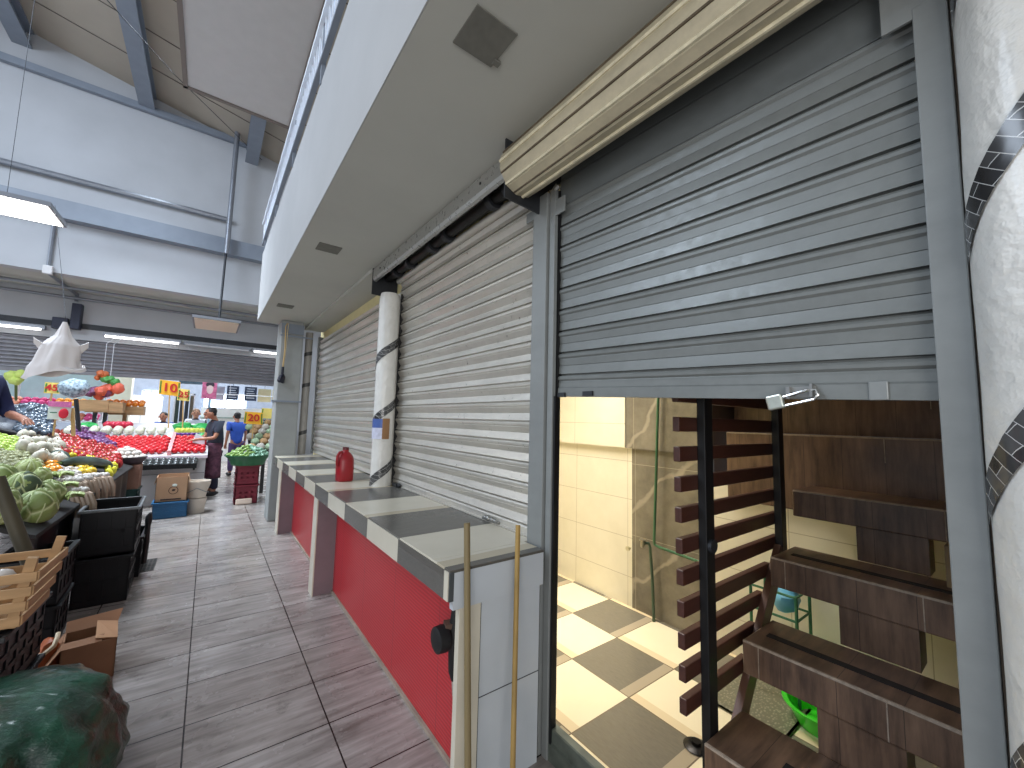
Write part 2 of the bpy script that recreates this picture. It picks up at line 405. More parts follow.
struct(MB().box(4.6, 4.68, -1.5, 1.63, 1.2, 4.2).build('wall_shop', DIMB))
struct(MB().box(1.9, 3.1, .95, 3.78, ZS, ZS+.1).build('ceiling', SOFF))
struct(MB().box(1.9, 3.1, -1.58, .95, ZS, ZS+.1).build('ceiling', SOFF))
struct(MB().box(3.1, 4.7, -1.58, 1.63, 4.2, 4.3).build('ceiling', SOFF))
# lamp of the shop (a plain batten on the shop ceiling)
sl = thing('batten_lamp', 'fluorescent batten on the ceiling inside the tiled shop', 'lamp', (2.3, 2.5, ZS))
MB().box(2.25, 2.35, 1.6, 3.2, ZS-.04, ZS-.001).build('housing', WHM, sl)
MB().tube([(2.3, 1.65, ZS-.065), (2.3, 3.15, ZS-.065)], .018, 10).build('tube', mat('warm_tube', (255, 236, 200), .5, var=0, emis=14), sl)
# stairs
st = thing('staircase', 'open brown tile-clad staircase climbing into the shop behind the half-raised shutter', 'staircase', (2.4, .35, 0))
RISE, X0, G = .306, 1.36, .325
GROUT = mat('worn_grout_edge', (158, 142, 126), .8, var=.3, vs=40)
GRIP = mat('black_grip_strip', (30, 24, 22), .8, var=.1)
YL, YR = .893, -1.45
def tread(n, thick=.14):
    x = X0+n*G; z = n*RISE
    lo = 0 if n == 1 else z-thick
    if n >= 5: lo = z-RISE
    yl = {1: .906, 5: 1.40, 6: 1.49}.get(n, YL)
    if n == 5: lo = 1.06
    t = MB().box(x, x+G+.006+(.9 if n == 6 else 0), YR, yl, lo, z).build('tread', WOODT, st, bevel=.006)
    if n < 4: 
        MB().box(x+.125, x+.165, YR, YL-.05 if n > 1 else YL-.22, z-.001, z+.003).build('grip_strip', GRIP, t)
    MB().box(x-.002, x+.010, YR, yl-.004, z-.006, z+.0025).build('nosing_edge', GROUT, t)
    if n < 4 and n > 1: MB().box(x-.0015, x+.002, YL-.068, YL-.065, lo+.005, z).build('grout_line', GROUT, t)
    if n > 1: MB().box(x-.0015, x+.002, (.403, .34, .30, .55, .4)[n-2], (.403, .34, .30, .55, .4)[n-2]+.004, max(lo, z-.14)+.004, z).build('grout_line', GROUT, t)
for n in range(1, 7): tread(n)
for n in range(1, 4):
    x = X0+(n+1)*G; MB().box(x+.012, x+.14, .362, .62, n*RISE, (n+1)*RISE-.14).build('riser_block', WOODT, st)
MB().box(X0+2*G+.01, X0+2*G+.2, .362, .62, .0, RISE).build('riser_block', WOODT, st)
MB().box(X0+4*G-.1, X0+5*G, .20, .30, 3*RISE, 3*RISE+.17).build('riser_block', mat('rough_plaster', (132, 112, 84), .9, var=.2), st)
# railing of horizontal slats beside the stairs
rg = thing('slatted_railing', 'dark wood slat railing on black posts beside the stairs', 'railing', (2.1, .93, 0))
SLAT = mat('dark_brown_slat', (70, 40, 32), .4, var=.2, vs=5, stretch=(2, 10, 10))
def strx(z): return 1.975 + (z-.165)*.775
zb = [1.675-.1272*k for k in range(11)]
for k, z in enumerate(zb):
    xr = 2.61 if z > .9 else strx(z+.03)
    tl = .012 if False else 0
    MB().box(1.598+.003*k, xr, .945, .977, z, z+.063).build('slat', SLAT, rg, bevel=.004)
MB().box(1.742, 1.812, .908, .945, .0, 2.6).build('post', BLACK, rg, bevel=.003)
MB().box(2.545, 2.61, .908, .945, .90, 2.6).build('post', BLACK, rg, bevel=.003)
MB().bar((1.88, .926, .04), (2.56, .926, .915), .032, .085).build('stringer', mat('brown_stringer', (96, 66, 52), .45, var=.2), rg)
k = MB(); k.lathe((1.775, .905, 1.06), [(.03, -.012), (.03, .012)], 12, 'y'); k.build('bracket', DARK, rg)
d = MB().lathe((2.03, 1.13, .004), [(.055, 0), (.06, .006), (.045, .014), (.022, .016), (.022, .03), (0, .03)], 20)
tag(d.build('base_plate', mat('black_metal', (40, 38, 38), .35, .7, var=0), smooth=True), 'small round black metal disc on the shop floor beside the lowest step', 'disc')
# hose and pipe on the marble wall
GH = mat('green_hose', (52, 96, 62), .45, var=.05)
h = MB().tube([(2.955, 1.925, 2.7), (2.955, 1.925, 1.85), (2.955, 1.955, 1.1), (2.955, 1.975, .64), (2.955, 1.97, .605), (2.955, 1.93, .595), (2.955, 1.74, .585), (2.955, 1.5, .57)], .011, 8)
tag(h.build('garden_hose', GH, smooth=True), 'thin green hose running down the grey marble wall', 'hose')
pp = thing('water_pipe', 'short green pipe with a tap on the marble wall close to the floor', 'pipe', (2.96, 2.0, 0))
MB().tube([(2.96, 1.985, .005), (2.97, 2.005, .35), (2.965, 2.02, .57), (2.96, 2.03, .60), (2.93, 2.05, .60)], .012, 8).build('pipe', mat('grey_green_pipe', (62, 82, 62), .5, var=.1), pp, smooth=True)
MB().lathe((2.92, 2.06, .595), [(.012, -.03), (.016, -.02), (.016, .02), (.028, .025), (.028, .035), (0, .035)], 10).build('tap', mat('dull_chrome', (168, 162, 146), .3, .8, var=0), pp, smooth=True)
tag(MB().lathe((3.0, 2.245, .50), [(.012, 0), (.012, -.02), (.02, -.024), (.02, -.034), (0, -.034)], 10, 'x').build('wall_valve', mat('pale_brass', (206, 196, 160), .4, .4, var=0), smooth=True), 'tiny pale valve where cream tile meets marble', 'valve')
# things under the stairs
def chequer():
    m, t, b, v = base('chequer_plate'); w = t.new('ShaderNodeTexVoronoi'); w.inputs['Scale'].default_value = 45; t.link(t.mapping(v, (1, 1.8, 1)), w.inputs['Vector'])
    t.link(t.mix(t.ramp(w.outputs['Distance'], 0, 1, .1, .5), lin((176, 172, 150)), lin((132, 130, 112))), b.inputs['Base Color']); b.inputs['Metallic'].default_value = .5; b.inputs['Roughness'].default_value = .4
    t.bump(w.outputs['Distance'], .5, .004, b); return m
pl = MB().box(2.40, 2.86, .885, 1.28, .012, .018); pl.box(2.40, 2.41, .885, 1.28, .005, .018); pl.box(2.40, 2.86, .885, .895, .004, .018)
tag(pl.build('metal_plate', chequer()), 'grey chequered metal plate lying on the floor behind the stairs', 'plate')
gb = MB().lathe((2.72, .80, .004), [(.12, 0), (.125, .004), (.17, .10), (.19, .105), (.19, .112), (.165, .106), (.115, .01), (0, .01)], 28)
tag(gb.build('plastic_basin', mat('bright_green_plastic', (70, 226, 50), .3, var=.03), smooth=True), 'bright green plastic basin under the stair treads', 'basin')
rk = thing('wire_rack', 'small green wire rack with a blue handle bag, seen between the stair treads', 'rack', (2.85, 1.05, 0))
GW = mat('green_painted_wire', (48, 110, 74), .5, var=.05)
for (x, y) in ((2.74, .92), (2.74, 1.16), (2.95, .92), (2.95, 1.16)): MB().tube([(x, y, 0), (x, y, .62)], .009, 6).build('leg', GW, rk)
for z in (.3, .48, .61):
    MB().tube([(2.74, .92, z), (2.74, 1.16, z), (2.95, 1.16, z), (2.95, .92, z), (2.74, .92, z)], .007, 6).build('rail', GW, rk)
bg = MB().ball((2.84, 1.0, .555), (.09, .07, .075), 12, 8, wob=.3, seed=3)
tag(bg.build('plastic_bag', mat('light_blue_plastic', (110, 180, 214), .35, var=.15), smooth=True), 'light blue plastic bag resting in the green wire rack', 'bag')
# ================================================================== SHUTTERS AND POSTS
def slat_profile(x, zg, per, n, ztop, zbot, dep=.006):
    """outline of a slatted curtain (front towards -x): groove at zg-k*per, roll under it, slightly hollow slat"""
    pts = []
    k0 = 0
    for k in range(n):
        z = zg - k*per
        pts += [(x+.002, z+.005), (x+.016, z+.003), (x+.016, z-.003), (x-.003, z-.006), (x-.009, z-.014), (x-.008, z-.024), (x-.001, z-.032),
                (x-.002, z-.034), (x+dep*.75, z-.034-(per-.034)*.40), (x+dep*.75+.003, z-.034-(per-.034)*.415), (x+dep*.75-.002, z-.034-(per-.034)*.435), (x-.003, z-per+.004)]
    pts = [(px, pz) for px, pz in pts if zbot <= pz <= ztop]
    return [(x, ztop)] + pts + [(x, zbot), (x+.018, zbot), (x+.018, ztop)]
def curtain(name, prof, y0, y1, m, parent, tilt=0., yref=0.):
    b = MB(); A = [b.bm.verts.new((px, y0, pz+(y0-yref)*tilt)) for px, pz in prof]; B = [b.bm.verts.new((px, y1, pz+(y1-yref)*tilt)) for px, pz in prof]
    n = len(prof)
    for k in range(n): b._f([A[k], A[(k+1) % n], B[(k+1) % n], B[k]])
    b._f(A[::-1]); b._f(B)
    return b.build(name, m, parent, smooth=True, ang=28)
XS = 1.42
# near shutter, half raised
s3 = thing('rolling_shutter', 'grey painted roller shutter half raised above the stairs, nearest the camera', 'shutter', (XS, .8, 1.68))
pr = slat_profile(XS, 2.667, .113, 9, 2.672, 1.70, .0015)
curtain('curtain', pr, .13, 1.50, SHUT3, s3, .039, .156)
curtain('bottom_bar', [(XS-.012, 1.652), (XS-.012, 1.694), (XS-.006, 1.70), (XS-.006, 1.722), (XS+.02, 1.722), (XS+.02, 1.652)], .13, 1.49, SHUT3, s3, .039, .156)
curtain('top_plate', [(XS-.006, 2.66), (XS-.006, 2.80), (XS+.0, 2.81), (XS+.0, 3.0), (XS+.02, 3.0), (XS+.02, 2.66)], .13, 1.50, steel('dark_grey_plate', (112, 117, 118), .42, .25), s3, .039, .156)
RC = (1.215, 2.876); RR = .126
n = 40; poly = []
for k in range(n):
    a = 2*PI*k/n; r_ = RR*(1+.02*math.cos(11*a)+.018*(1 if (k*11//n) % 2 else 0)); poly.append((RC[0]+r_*math.cos(a), RC[1]+r_*math.sin(a)))
b = MB(); b.prism(poly, .04, 1.60)
ro = b.build('roll', CREAMS, s3, smooth=True, ang=20)
for k in range(6):
    a = math.radians(150+k*26); c = Vector((RC[0]+math.cos(a)*(RR+.001), 0, RC[1]+math.sin(a)*(RR+.001)))
    MB().tube([(c.x, .05, c.z), (c.x, 1.598, c.z)], .009 if k % 2 else .005, 6).build('slat_joint', mat('pale_slat_edge', (220, 210, 180), .5, .05, var=.2, vs=20) if k % 2 else mat('brown_slat_gap', (96, 84, 66), .7, var=.3, vs=20), ro)  # pale and brown lines alternate around the roll
bk = MB()
arc = [(RC[0]+(RR*.97)*math.cos(math.radians(a)), RC[1]+(RR*.97)*math.sin(math.radians(a))) for a in range(200, 321, 10)]
bk.prism([(1.125, ZS), (1.125, 2.712), (1.39, 2.70), (1.42, 2.87), (1.42, ZS)], 1.602, 1.612); bk.build('end_bracket', DARK, s3)
for yy, zz in ((.27, 1.672), (.2, 1.67)): pass
MB().box(XS-.018, XS-.010, .245, .285, 1.655, 1.705).build('latch_plate', POSTM, s3, bevel=.003)
l3 = MB()
l3.box(XS-.022, XS-.008, 1.253, 1.312, 1.70, 1.722); l3.build('latch', DARK, s3); MB().box(XS-.022, XS-.008, 1.433, 1.482, 1.70, 1.722).build('latch', DARK, s3)
hs = MB().box(XS-.035, XS-.011, .405, .412, 1.668, 1.706); hs.box(XS-.035, XS-.011, .462, .472, 1.664, 1.70); hs.box(XS-.016, XS-.010, .40, .475, 1.668, 1.70); hs.build('hasp', mat('worn_chrome', (150, 150, 148), .35, .8, var=.2), s3)
pk = thing('padlock', 'chrome padlock hanging sideways from the bottom bar of the half-raised shutter', 'padlock', (XS-.03, .5, 1.65))
MB().box(XS-.042, XS-.022, .478, .524, 1.632, 1.676, rot=(math.radians(-12), 0, 0)).build('body', mat('padlock_nickel', (196, 200, 190), .28, .75, var=.1, vs=30), pk, bevel=.005)
MB().tube([(XS-.032, .482, 1.668), (XS-.032, .415, 1.688), (XS-.032, .398, 1.687), (XS-.032, .392, 1.672), (XS-.032, .402, 1.660), (XS-.032, .486, 1.640)], .0045, 8).build('shackle', mat('bright_chrome', (214, 214, 210), .15, 1., var=0), pk, smooth=True)
# right post
rp = thing('shutter_post', 'broad grey painted post at the right edge of the half-raised shutter', 'post', (1.42, .12, 0))
MB().box(1.37, 1.47, .091, .153, 0, 2.66).build('upright', POSTM, rp, bevel=.003)
MB().box(1.372, 1.382, .091, .213, 2.632, 2.84).build('ear_plate', POSTM, rp, bevel=.002)
# left post with its guide channel
lp = thing('shutter_post', 'grey steel post between the half-raised shutter and the middle shutter', 'post', (1.41, 1.58, 0))
MB().box(1.36, 1.44, 1.542, 1.655, 0, 2.80).build('upright', POSTM, lp, bevel=.003)
MB().box(1.376, 1.40, 1.497, 1.536, 0, 2.80).build('guide_channel', POSTM, lp, bevel=.003)
MB().box(1.385, 1.40, 1.536, 1.542, 0, 2.80).build('seam', BLACK, lp)
MB().box(1.379, 1.389, 1.43, 1.50, 2.655, 2.74).build('ear_plate', POSTM, lp, bevel=.002)
MB().tube([(1.392, 1.53, 2.74), (1.392, 1.53, 2.80), (1.40, 1.50, 2.83)], .018, 8).build('guide_roller', mat('worn_grey_metal', (146, 146, 142), .4, .4, var=.2), lp, smooth=True)
MB().box(1.386, 1.42, 1.484, 1.4965, .0, 1.705).build('inner_guide', BLACK, lp)
MB().box(1.402, 1.474, 1.492, 1.541, 1.705, 2.80).build('inner_guide', BLACK, lp)  # upper piece added to stop light leaking past the curtain edge
si = MB().prism([(1.385, 0), (1.385, .075), (1.395, .08), (1.395, .135), (1.40, .14), (1.435, .14), (1.44, 0)], .153, 1.497)
tag(si.build('door_sill', mat('dull_green_grey_metal', (92, 98, 90), .55, .2, var=.25, vs=14)), 'low dull metal sill across the open doorway', 'sill')
# middle shutter
s2 = thing('rolling_shutter', 'closed light grey roller shutter above the tiled counter, middle of the three', 'shutter', (XS, 2.7, .96))
pr = slat_profile(XS, 1.912+.112*9, .112, 18, 2.90, .99, .021)
curtain('curtain', pr, 1.655, 3.76, SHUT2, s2)
curtain('bottom_bar', [(XS-.02, .962), (XS-.02, .968), (XS-.008, .972), (XS-.008, .995), (XS+.02, .995), (XS+.02, .962)], 1.655, 3.72, SHUT2, s2)
hd = MB(); hd.prism([(1.205, ZS), (1.19, ZS-.012), (1.19, 2.925), (1.20, 2.905), (1.222, 2.900), (1.222, 2.908), (1.207, 2.913), (1.20, 2.93), (1.20, ZS-.014), (1.21, ZS)], 1.70, 3.90)
hd.build('hood', steel('galvanised_hood', (176, 176, 172), .3, .6, .04), s2)
for yy in (1.95, 3.7): MB().lathe((1.188, yy, 2.975), [(.009, -.002), (.009, .003)], 10, 'x').build('screw', BLACK, s2)
MB().tube([(1.335, 1.62, 2.955), (1.335, 3.88, 2.955)], .038, 10).build('shaft', mat('greasy_black_shaft', (30, 29, 28), .4, .4, var=.3), s2, smooth=True)
for yy in (1.82, 2.0, 2.6, 2.85, 3.3, 3.6): MB().tube([(1.335, yy, 2.955), (1.335, yy+.05, 2.955)], .06, 12).build('spring_collar', DARK, s2, smooth=True)
MB().tube([(1.40, 1.66, 2.905), (1.40, 3.76, 2.905)], .028, 10).build('top_slat', SHUT2, s2, smooth=True)
MB().prism([(1.185, ZS), (1.185, 2.772), (1.44, 2.765), (1.44, ZS)], 3.90, 3.91).build('end_bracket', DARK, s2)
lk = MB()
for y, r in ((2.10, .013), (2.07, .017), (2.03, .015), (2.0, .01)): lk.ball((XS-.025, y, .985), (r, r*1.2, r), 8, 6)
lk.box(XS-.03, XS-.012, 1.97, 2.13, .972, .984)
lk.build('lock', mat('worn_chrome', (150, 150, 148), .35, .8, var=.2), s2, smooth=True)
lk = MB().box(XS-.05, XS-.012, 3.50, 3.60, .965, .99); lk.ball((XS-.03, 3.48, .98), .018, 8, 6); lk.build('lock', DARK, s2)
MB().box(XS-.02, XS-.008, 1.665, 1.70, .975, 1.0).build('latch_bolt', DARK, s2)
MB().box(1.385, 1.47, 3.715, 3.75, .96, 2.77).build('guide_channel', mat('white_guide_channel', (206, 206, 204), .5, var=.05), s2, bevel=.002)
MB().box(XS-.012, XS+.03, 3.70, 3.716, .96, 2.77).build('guide_gap', BLACK, s2)
MB().box(1.375, 1.384, 1.66, 1.735, 2.70, 2.755).build('ear_plate', POSTM, s2)
# far shutter
s1 = thing('rolling_shutter', 'closed light grey roller shutter behind the red jug, next to the column', 'shutter', (XS, 5.6, .96))
pr = slat_profile(XS, 1.86+.112*9, .112, 18, 2.83, .97, .021)
curtain('curtain', pr, 3.98, 7.35, SHUT2, s1)
MB().box(1.395, 1.47, 7.36, 7.42, .96, 2.9).build('guide_channel', POSTM, s1)
# wrapped poles
FILM = mat('white_foam_wrap', (214, 212, 206), .42, var=.08, vs=7, bump=.8, bs=26, coat=.25)
def tapemat():
    m, t, b, v = base('black_printed_tape'); w = t.new('ShaderNodeTexBrick'); w.inputs['Scale'].default_value = 16
    for nme, c in (('Color1', (34, 34, 36)), ('Color2', (84, 84, 84)), ('Mortar', (188, 188, 186))): w.inputs[nme].default_value = (*lin(c), 1)
    w.inputs['Mortar Size'].default_value = .012; w.inputs['Brick Width'].default_value = .9; w.inputs['Row Height'].default_value = .45
    t.link(t.mapping(v, (1, 1, 1), (0, 0, 0), (1.2, .4, .5)), w.inputs['Vector']); t.link(w.outputs[0], b.inputs['Base Color']); b.inputs['Roughness'].default_value = .2; return m
TAPE = tapemat()
def wrapped(name, label, c, z0, z1, r, bands, width, slope, lean=0):
    t = thing(name, label, 'pole', (c[0], c[1], z0))
    def surf(u, v, dr=0):
        a = 2*PI*u; z = z0+(z1-z0)*v; k = r*(1+.035*mnoise.noise(Vector((math.cos(a)*2, math.sin(a)*2, z*2.2)))+.02*mnoise.noise(Vector((math.cos(a)*5, math.sin(a)*5, z*5))))+dr
        k *= 1-.12*max(0, (v-.97)/.03)
        return (c[0]+k*math.cos(a), c[1]+k*math.sin(a), z)
    MB().grid(surf, 40, 60).build('foam_wrap', FILM, t, smooth=True, ang=180)
    for za in bands:
        def bs(u, v):
            z = za+slope*u+(v-.5)*width; return surf(u*.9+.28, (z-z0)/(z1-z0), .004)
        MB().grid(bs, 30, 3).build('tape_band', TAPE, t, smooth=True, ang=180)
    return t
w1 = wrapped('wrapped_pole', 'white foam-wrapped pole with black tape bands standing on the counter beside the red jug', (1.30, 3.70), .96, 2.74, .094, (.885, 1.43, 2.0), .085, .42)
wl = wrapped('wrapped_pole', 'thick white foam-wrapped pole with black printed tape at the right edge', (1.36, -.026), 0, ZS, .112, (.28, .86, 1.43, 2.0, 2.57), .095, .95)
def wrapp(a0, a1, za, zb, r=.0995): return lambda u, v: (1.30+r*math.cos(math.radians(a0+(a1-a0)*u)), 3.70+r*math.sin(math.radians(a0+(a1-a0)*u)), za+(zb-za)*v)
MB().grid(wrapp(165, 245, 1.38, 1.48), 8, 2).build('label', mat('white_blue_label', (200, 202, 220), .4, var=.15, vs=30), w1)
MB().grid(wrapp(165, 245, 1.48, 1.56), 8, 2).build('label_band', mat('blue_label', (70, 96, 160), .4, var=.1), w1)
MB().grid(wrapp(245, 282, 1.38, 1.565, .1), 6, 2).build('card_patch', mat('brown_card', (150, 112, 76), .8, var=.1), w1)
MB().box(1.385, 1.41, .076, .09, .3, 2.7).build('brown_edge_strip', mat('brown_edge_strip', (112, 98, 86), .7, var=.2), wl)
# ================================================================== COUNTER
ct = thing('tiled_counter', 'long counter with grey and cream tiled top and red tiled front', 'counter', (1.1, 4.2, 0))
CT = counter_mat('counter_top_tile', 0, True); CA = counter_mat('counter_apron_tile', 1, False)
MB().box(.834, 1.462, 1.657, 6.998, .90, .96).box(.834, 1.345, 1.503, 1.657, .90, .96).build('countertop', CT, ct, bevel=.003)
MB().box(.828, .85, 1.542, 6.995, .838, .952).build('apron', CA, ct)
MB().box(.8275, .829, 1.56, 2.04, .925, .952).build('edge_strip', mat('dark_grey_tile_strip', (92, 89, 84), .3, var=.05), ct)
CRT = mat('cream_tile_plain', (206, 199, 182), .3, var=.05); LBT = mat('pale_grey_tile', (190, 196, 202), .35, var=.05, vs=3)
MB().box(.828, .85, 1.508, 1.542, .838, .952).build('apron_end_tile', CRT, ct)
MB().box(.832, .852, 1.499, 1.51, .838, .952).build('corner_trim', mat('dark_corner_trim', (70, 74, 76), .4, var=0), ct)
MB().box(.852, 1.34, 1.502, 1.53, .80, .948).build('end_apron', LBT, ct)
MB().box(1.0, 1.335, 1.52, 1.62, 0, .795).build('end_panel', LBT, ct)
MB().box(.887, .993, 1.508, 1.54, 0, .838).build('end_support', CRT, ct, bevel=.002)
MB().box(.993, 1.0, 1.516, 1.6, 0, .80).build('painted_shadow_strip', DARK, ct)  # dark strip put in for the shadow line of this recess
MB().box(1.0, 1.335, 1.518, 1.521, .402, .405).build('panel_joint', DARK, ct)
MAUVE = mat('mauve_grey_plaster', (128, 112, 118), .7, var=.08)
for y0, y1 in ((3.955, 4.10), (6.2, 6.42)):
    s_ = MB().box(.838, 1.01, y0, y1, 0, .838).build('support_wall', MAUVE, ct)
    MB().box(.832, .842, y0-.004, y1, 0, .838).build('front_strip', CRT, s_)
MB().box(1.005, 1.03, 1.62, 3.955, .0, .838).build('front_panel', REDT, ct)
MB().box(1.005, 1.03, 4.10, 6.2, .0, .838).build('front_panel', REDT, ct)
MB().box(1.03, 1.4, 1.62, 6.6, 0, .90).build('core', MAUVE, ct)
MB().box(.99, 1.012, 1.62, 6.2, 0, .018).build('grout_edge', mat('dusty_grout', (150, 136, 122), .9, var=.2), ct)
# red jug
jg = thing('plastic_jug', 'red plastic jug standing on the counter in front of the far shutter', 'jug', (1.085, 4.1, .96))
RP = mat('red_plastic', (150, 22, 34), .35, var=.08)
b = MB()
def jug(u, v):
    zz = [0, .01, .12, .19, .215, .24, .262, .275, .30][int(round(v*8))]; rr = [.070, .078, .080, .078, .074, .062, .045, .028, .026][int(round(v*8))]
    a = 2*PI*u; sq = 1/max(abs(math.cos(a)), abs(math.sin(a)))**.35
    return (1.085+rr*math.cos(a)*sq, 4.1+rr*1.05*math.sin(a)*sq, .961+zz)
b.grid(jug, 28, 8); b.build('body', RP, jg, smooth=True, ang=180)
MB().tube([(1.045, 4.08, 1.235), (1.02, 4.06, 1.235), (1.0, 4.05, 1.20), (.998, 4.05, 1.13), (1.012, 4.06, 1.10)], .012, 8).build('handle', RP, jg, smooth=True)
MB().lathe((1.085, 4.1, 1.255), [(.03, 0), (.03, .024), (0, .026)], 14).build('cap', mat('dark_red_cap', (92, 14, 22), .4, var=0), jg)
# sticks leaning on the counter end
WST = mat('brown_wooden_stick', (128, 112, 78), .6, var=.15, stretch=(1, 1, .2), vs=12)
a = ony(467, 523, 1.487); a2 = Vector((.872, 1.36, 0)); 
tag(MB().tube([a2, a2.lerp(a, .5), a], .0135, 10).build('broom_stick', WST, smooth=True), 'brown wooden stick leaning on the front corner of the counter', 'stick')
a = ony(518, 525, 1.484); a2 = Vector((1.03, 1.31, 0))
tag(MB().tube([a2, a2.lerp(a, .5), a], .0115, 10).build('broom_stick', mat('yellow_brown_stick', (158, 128, 70), .6, var=.3, vs=3), smooth=True), 'yellowish wooden stick leaning on the counter end beside the grey post', 'stick')
# dark valve on the red front
vl = thing('hose_coupling', 'black hose coupling fixed to the red counter front near its end', 'coupling', (.97, 1.70, .6))
BR = mat('black_rubber', (26, 25, 26), .55, var=.2)
MB().tube([(.975, 1.685, .80), (.972, 1.69, .70), (.968, 1.69, .60), (.97, 1.69, .44), (.978, 1.69, .40)], [.014, .018, .026, .02, .014], 10).build('hose', BR, vl, smooth=True)
MB().lathe((.975, 1.71, .585), [(.03, .03), (.032, 0), (.04, -.03), (.055, -.035), (.058, -.05), (.055, -.085), (.045, -.09), (0, -.09)], 20, 'x').build('round_body', BR, vl, smooth=True)
MB().bar((.93, 1.71, .64), (.965, 1.70, .64), .05, .022).build('clamp', mat('rusty_brown_clamp', (92, 70, 58), .6, var=.3), vl)
MB().tube([(.978, 1.69, .40), (.985, 1.69, .33)], .012, 8).build('nozzle', mat('pale_nozzle', (170, 160, 150), .5, var=0), vl)
# column fittings
cf = thing('power_plug', 'tan cord with a black plug hanging on the column face', 'cord', (.85, 6.97, 2.2))
MB().tube([(.872, 6.98, 2.98), (.85, 6.975, 2.93), (.862, 6.97, 2.6), (.85, 6.97, 2.28)], .009, 6).build('cord', mat('tan_cord', (190, 160, 108), .7, var=.1), cf, smooth=True)
MB().tube([(.888, 6.98, 2.98), (.885, 6.975, 2.9), (.872, 6.97, 2.5), (.858, 6.97, 2.28)], .006, 6).build('cord', mat('pale_cord', (206, 190, 160), .7, var=.1), cf, smooth=True)
k = MB().ball((.845, 6.95, 2.12), (.05, .045, .07), 10, 8, wob=.4, seed=5); k.ball((.82, 6.95, 2.09), .035, 8, 6); k.tube([(.85, 6.96, 2.17), (.852, 6.965, 2.3)], .018, 8); k.build('plug', mat('navy_black_plug', (22, 24, 40), .4, var=.1), cf, smooth=True)
cb = MB().box(.74, 1.14, 6.975, 7.0, 1.765, 1.79); cb.box(.79, .80, 7.0, 7.43, 1.765, 1.79)
tag(cb.build('clamp_bar', BEAMG), 'thin flat steel bar clamped across the column', 'bar')
cb = MB().box(.79, 1.24, 6.972, 7.0, 2.78, 2.80); cb.box(.80, 1.11, 6.98, 7.0, 2.83, 2.98)
tag(cb.build('column_collar', BEAMG), 'grey metal collar around the top of the column', 'collar')
dp = MB().tube([(1.21, 7.1, .962), (1.21, 7.1, 2.9)], .055, 12)
dpo = thing('drain_pipe', 'grey wrapped pipe standing on the counter between column and far shutter', 'pipe', (1.21, 7.1, .96))
dp.build('pipe', mat('grey_film_wrap', (150, 146, 140), .5, var=.1), dpo, smooth=True)
for z in (1.2, 1.95, 2.45): MB().grid(lambda u, v, z=z: (1.21+.058*math.cos(2*PI*u), 7.1+.058*math.sin(2*PI*u), z+.1*u+v*.06), 16, 1).build('tape_band', mat('dark_tape', (60, 58, 58), .4, var=.1), dpo)
# ================================================================== END WALL FITTINGS, LAMPS, PIPES
GALV = mat('galvanised_pipe', (138, 142, 150), .4, .5, var=.08)
tag(MB().tube([(-6, 10.42, 5.74), (.07, 10.42, 5.74)], .055, 8).build('conduit', GALV, smooth=True), 'horizontal grey conduit halfway up the white end wall', 'conduit')
tag(MB().tube([(.055, 10.15, 4.9), (.055, 10.15, 8.0)], .05, 10).build('standpipe', GALV, smooth=True), 'slim vertical grey pipe rising in front of the white end wall', 'pipe')
tag(MB().tube([(-2.45, 10.46, 4.97), (-2.45, 10.46, 4.06)], .028, 8).build('conduit', GALV, smooth=True), 'short vertical conduit under the grey beam behind the bright lamp', 'conduit')
jb = MB().box(-2.51, -2.39, 10.42, 10.50, 3.94, 4.09); tag(jb.build('junction_box', mat('white_plastic_box', (206, 204, 204), .5, var=0), bevel=.01), 'white junction box at the foot of the short vertical conduit', 'box')
tag(MB().tube([(-2.43, 10.5, 3.955), (-2.40, 11.2, 3.95), (-2.36, 11.97, 3.95), (-2.36, 11.97, 3.80)], .03, 8).build('conduit', GALV, smooth=True), 'conduit running under the white wall from the junction box', 'conduit')
tag(MB().tube([(-3.7, 10.5, 3.955), (-3.6, 11.2, 3.95), (-3.5, 11.97, 3.95), (-3.5, 11.97, 3.8)], .03, 8).build('conduit', GALV, smooth=True), 'conduit under the white wall at the left edge of the photo', 'conduit')
tag(MB().tube([(-6, 11.3, 3.93), (1.5, 11.3, 3.93)], .03, 8).build('conduit', GALV, smooth=True), 'nearer of two long conduits under the white end wall', 'conduit')
tag(MB().tube([(-6, 11.9, 3.86), (1.5, 11.9, 3.86)], .03, 8).build('conduit', GALV, smooth=True), 'farther of two long conduits, just above the lamp strips', 'conduit')
a_, b_ = ony(69, 328, 11.8), ony(82, 304, 11.8); hb = MB().box(a_.x, b_.x, 11.8, 12.0, a_.z, b_.z); a_, b_ = ony(50, 327, 11.8), ony(69, 318, 11.8); hb.box(a_.x, b_.x-.02, 11.85, 12.0, a_.z, b_.z)
tag(hb.build('wall_bracket', mat('navy_steel_box', (44, 48, 66), .5, .2, var=.15), bevel=.01), 'dark steel box bracket on the end wall above the hanging bag', 'bracket')
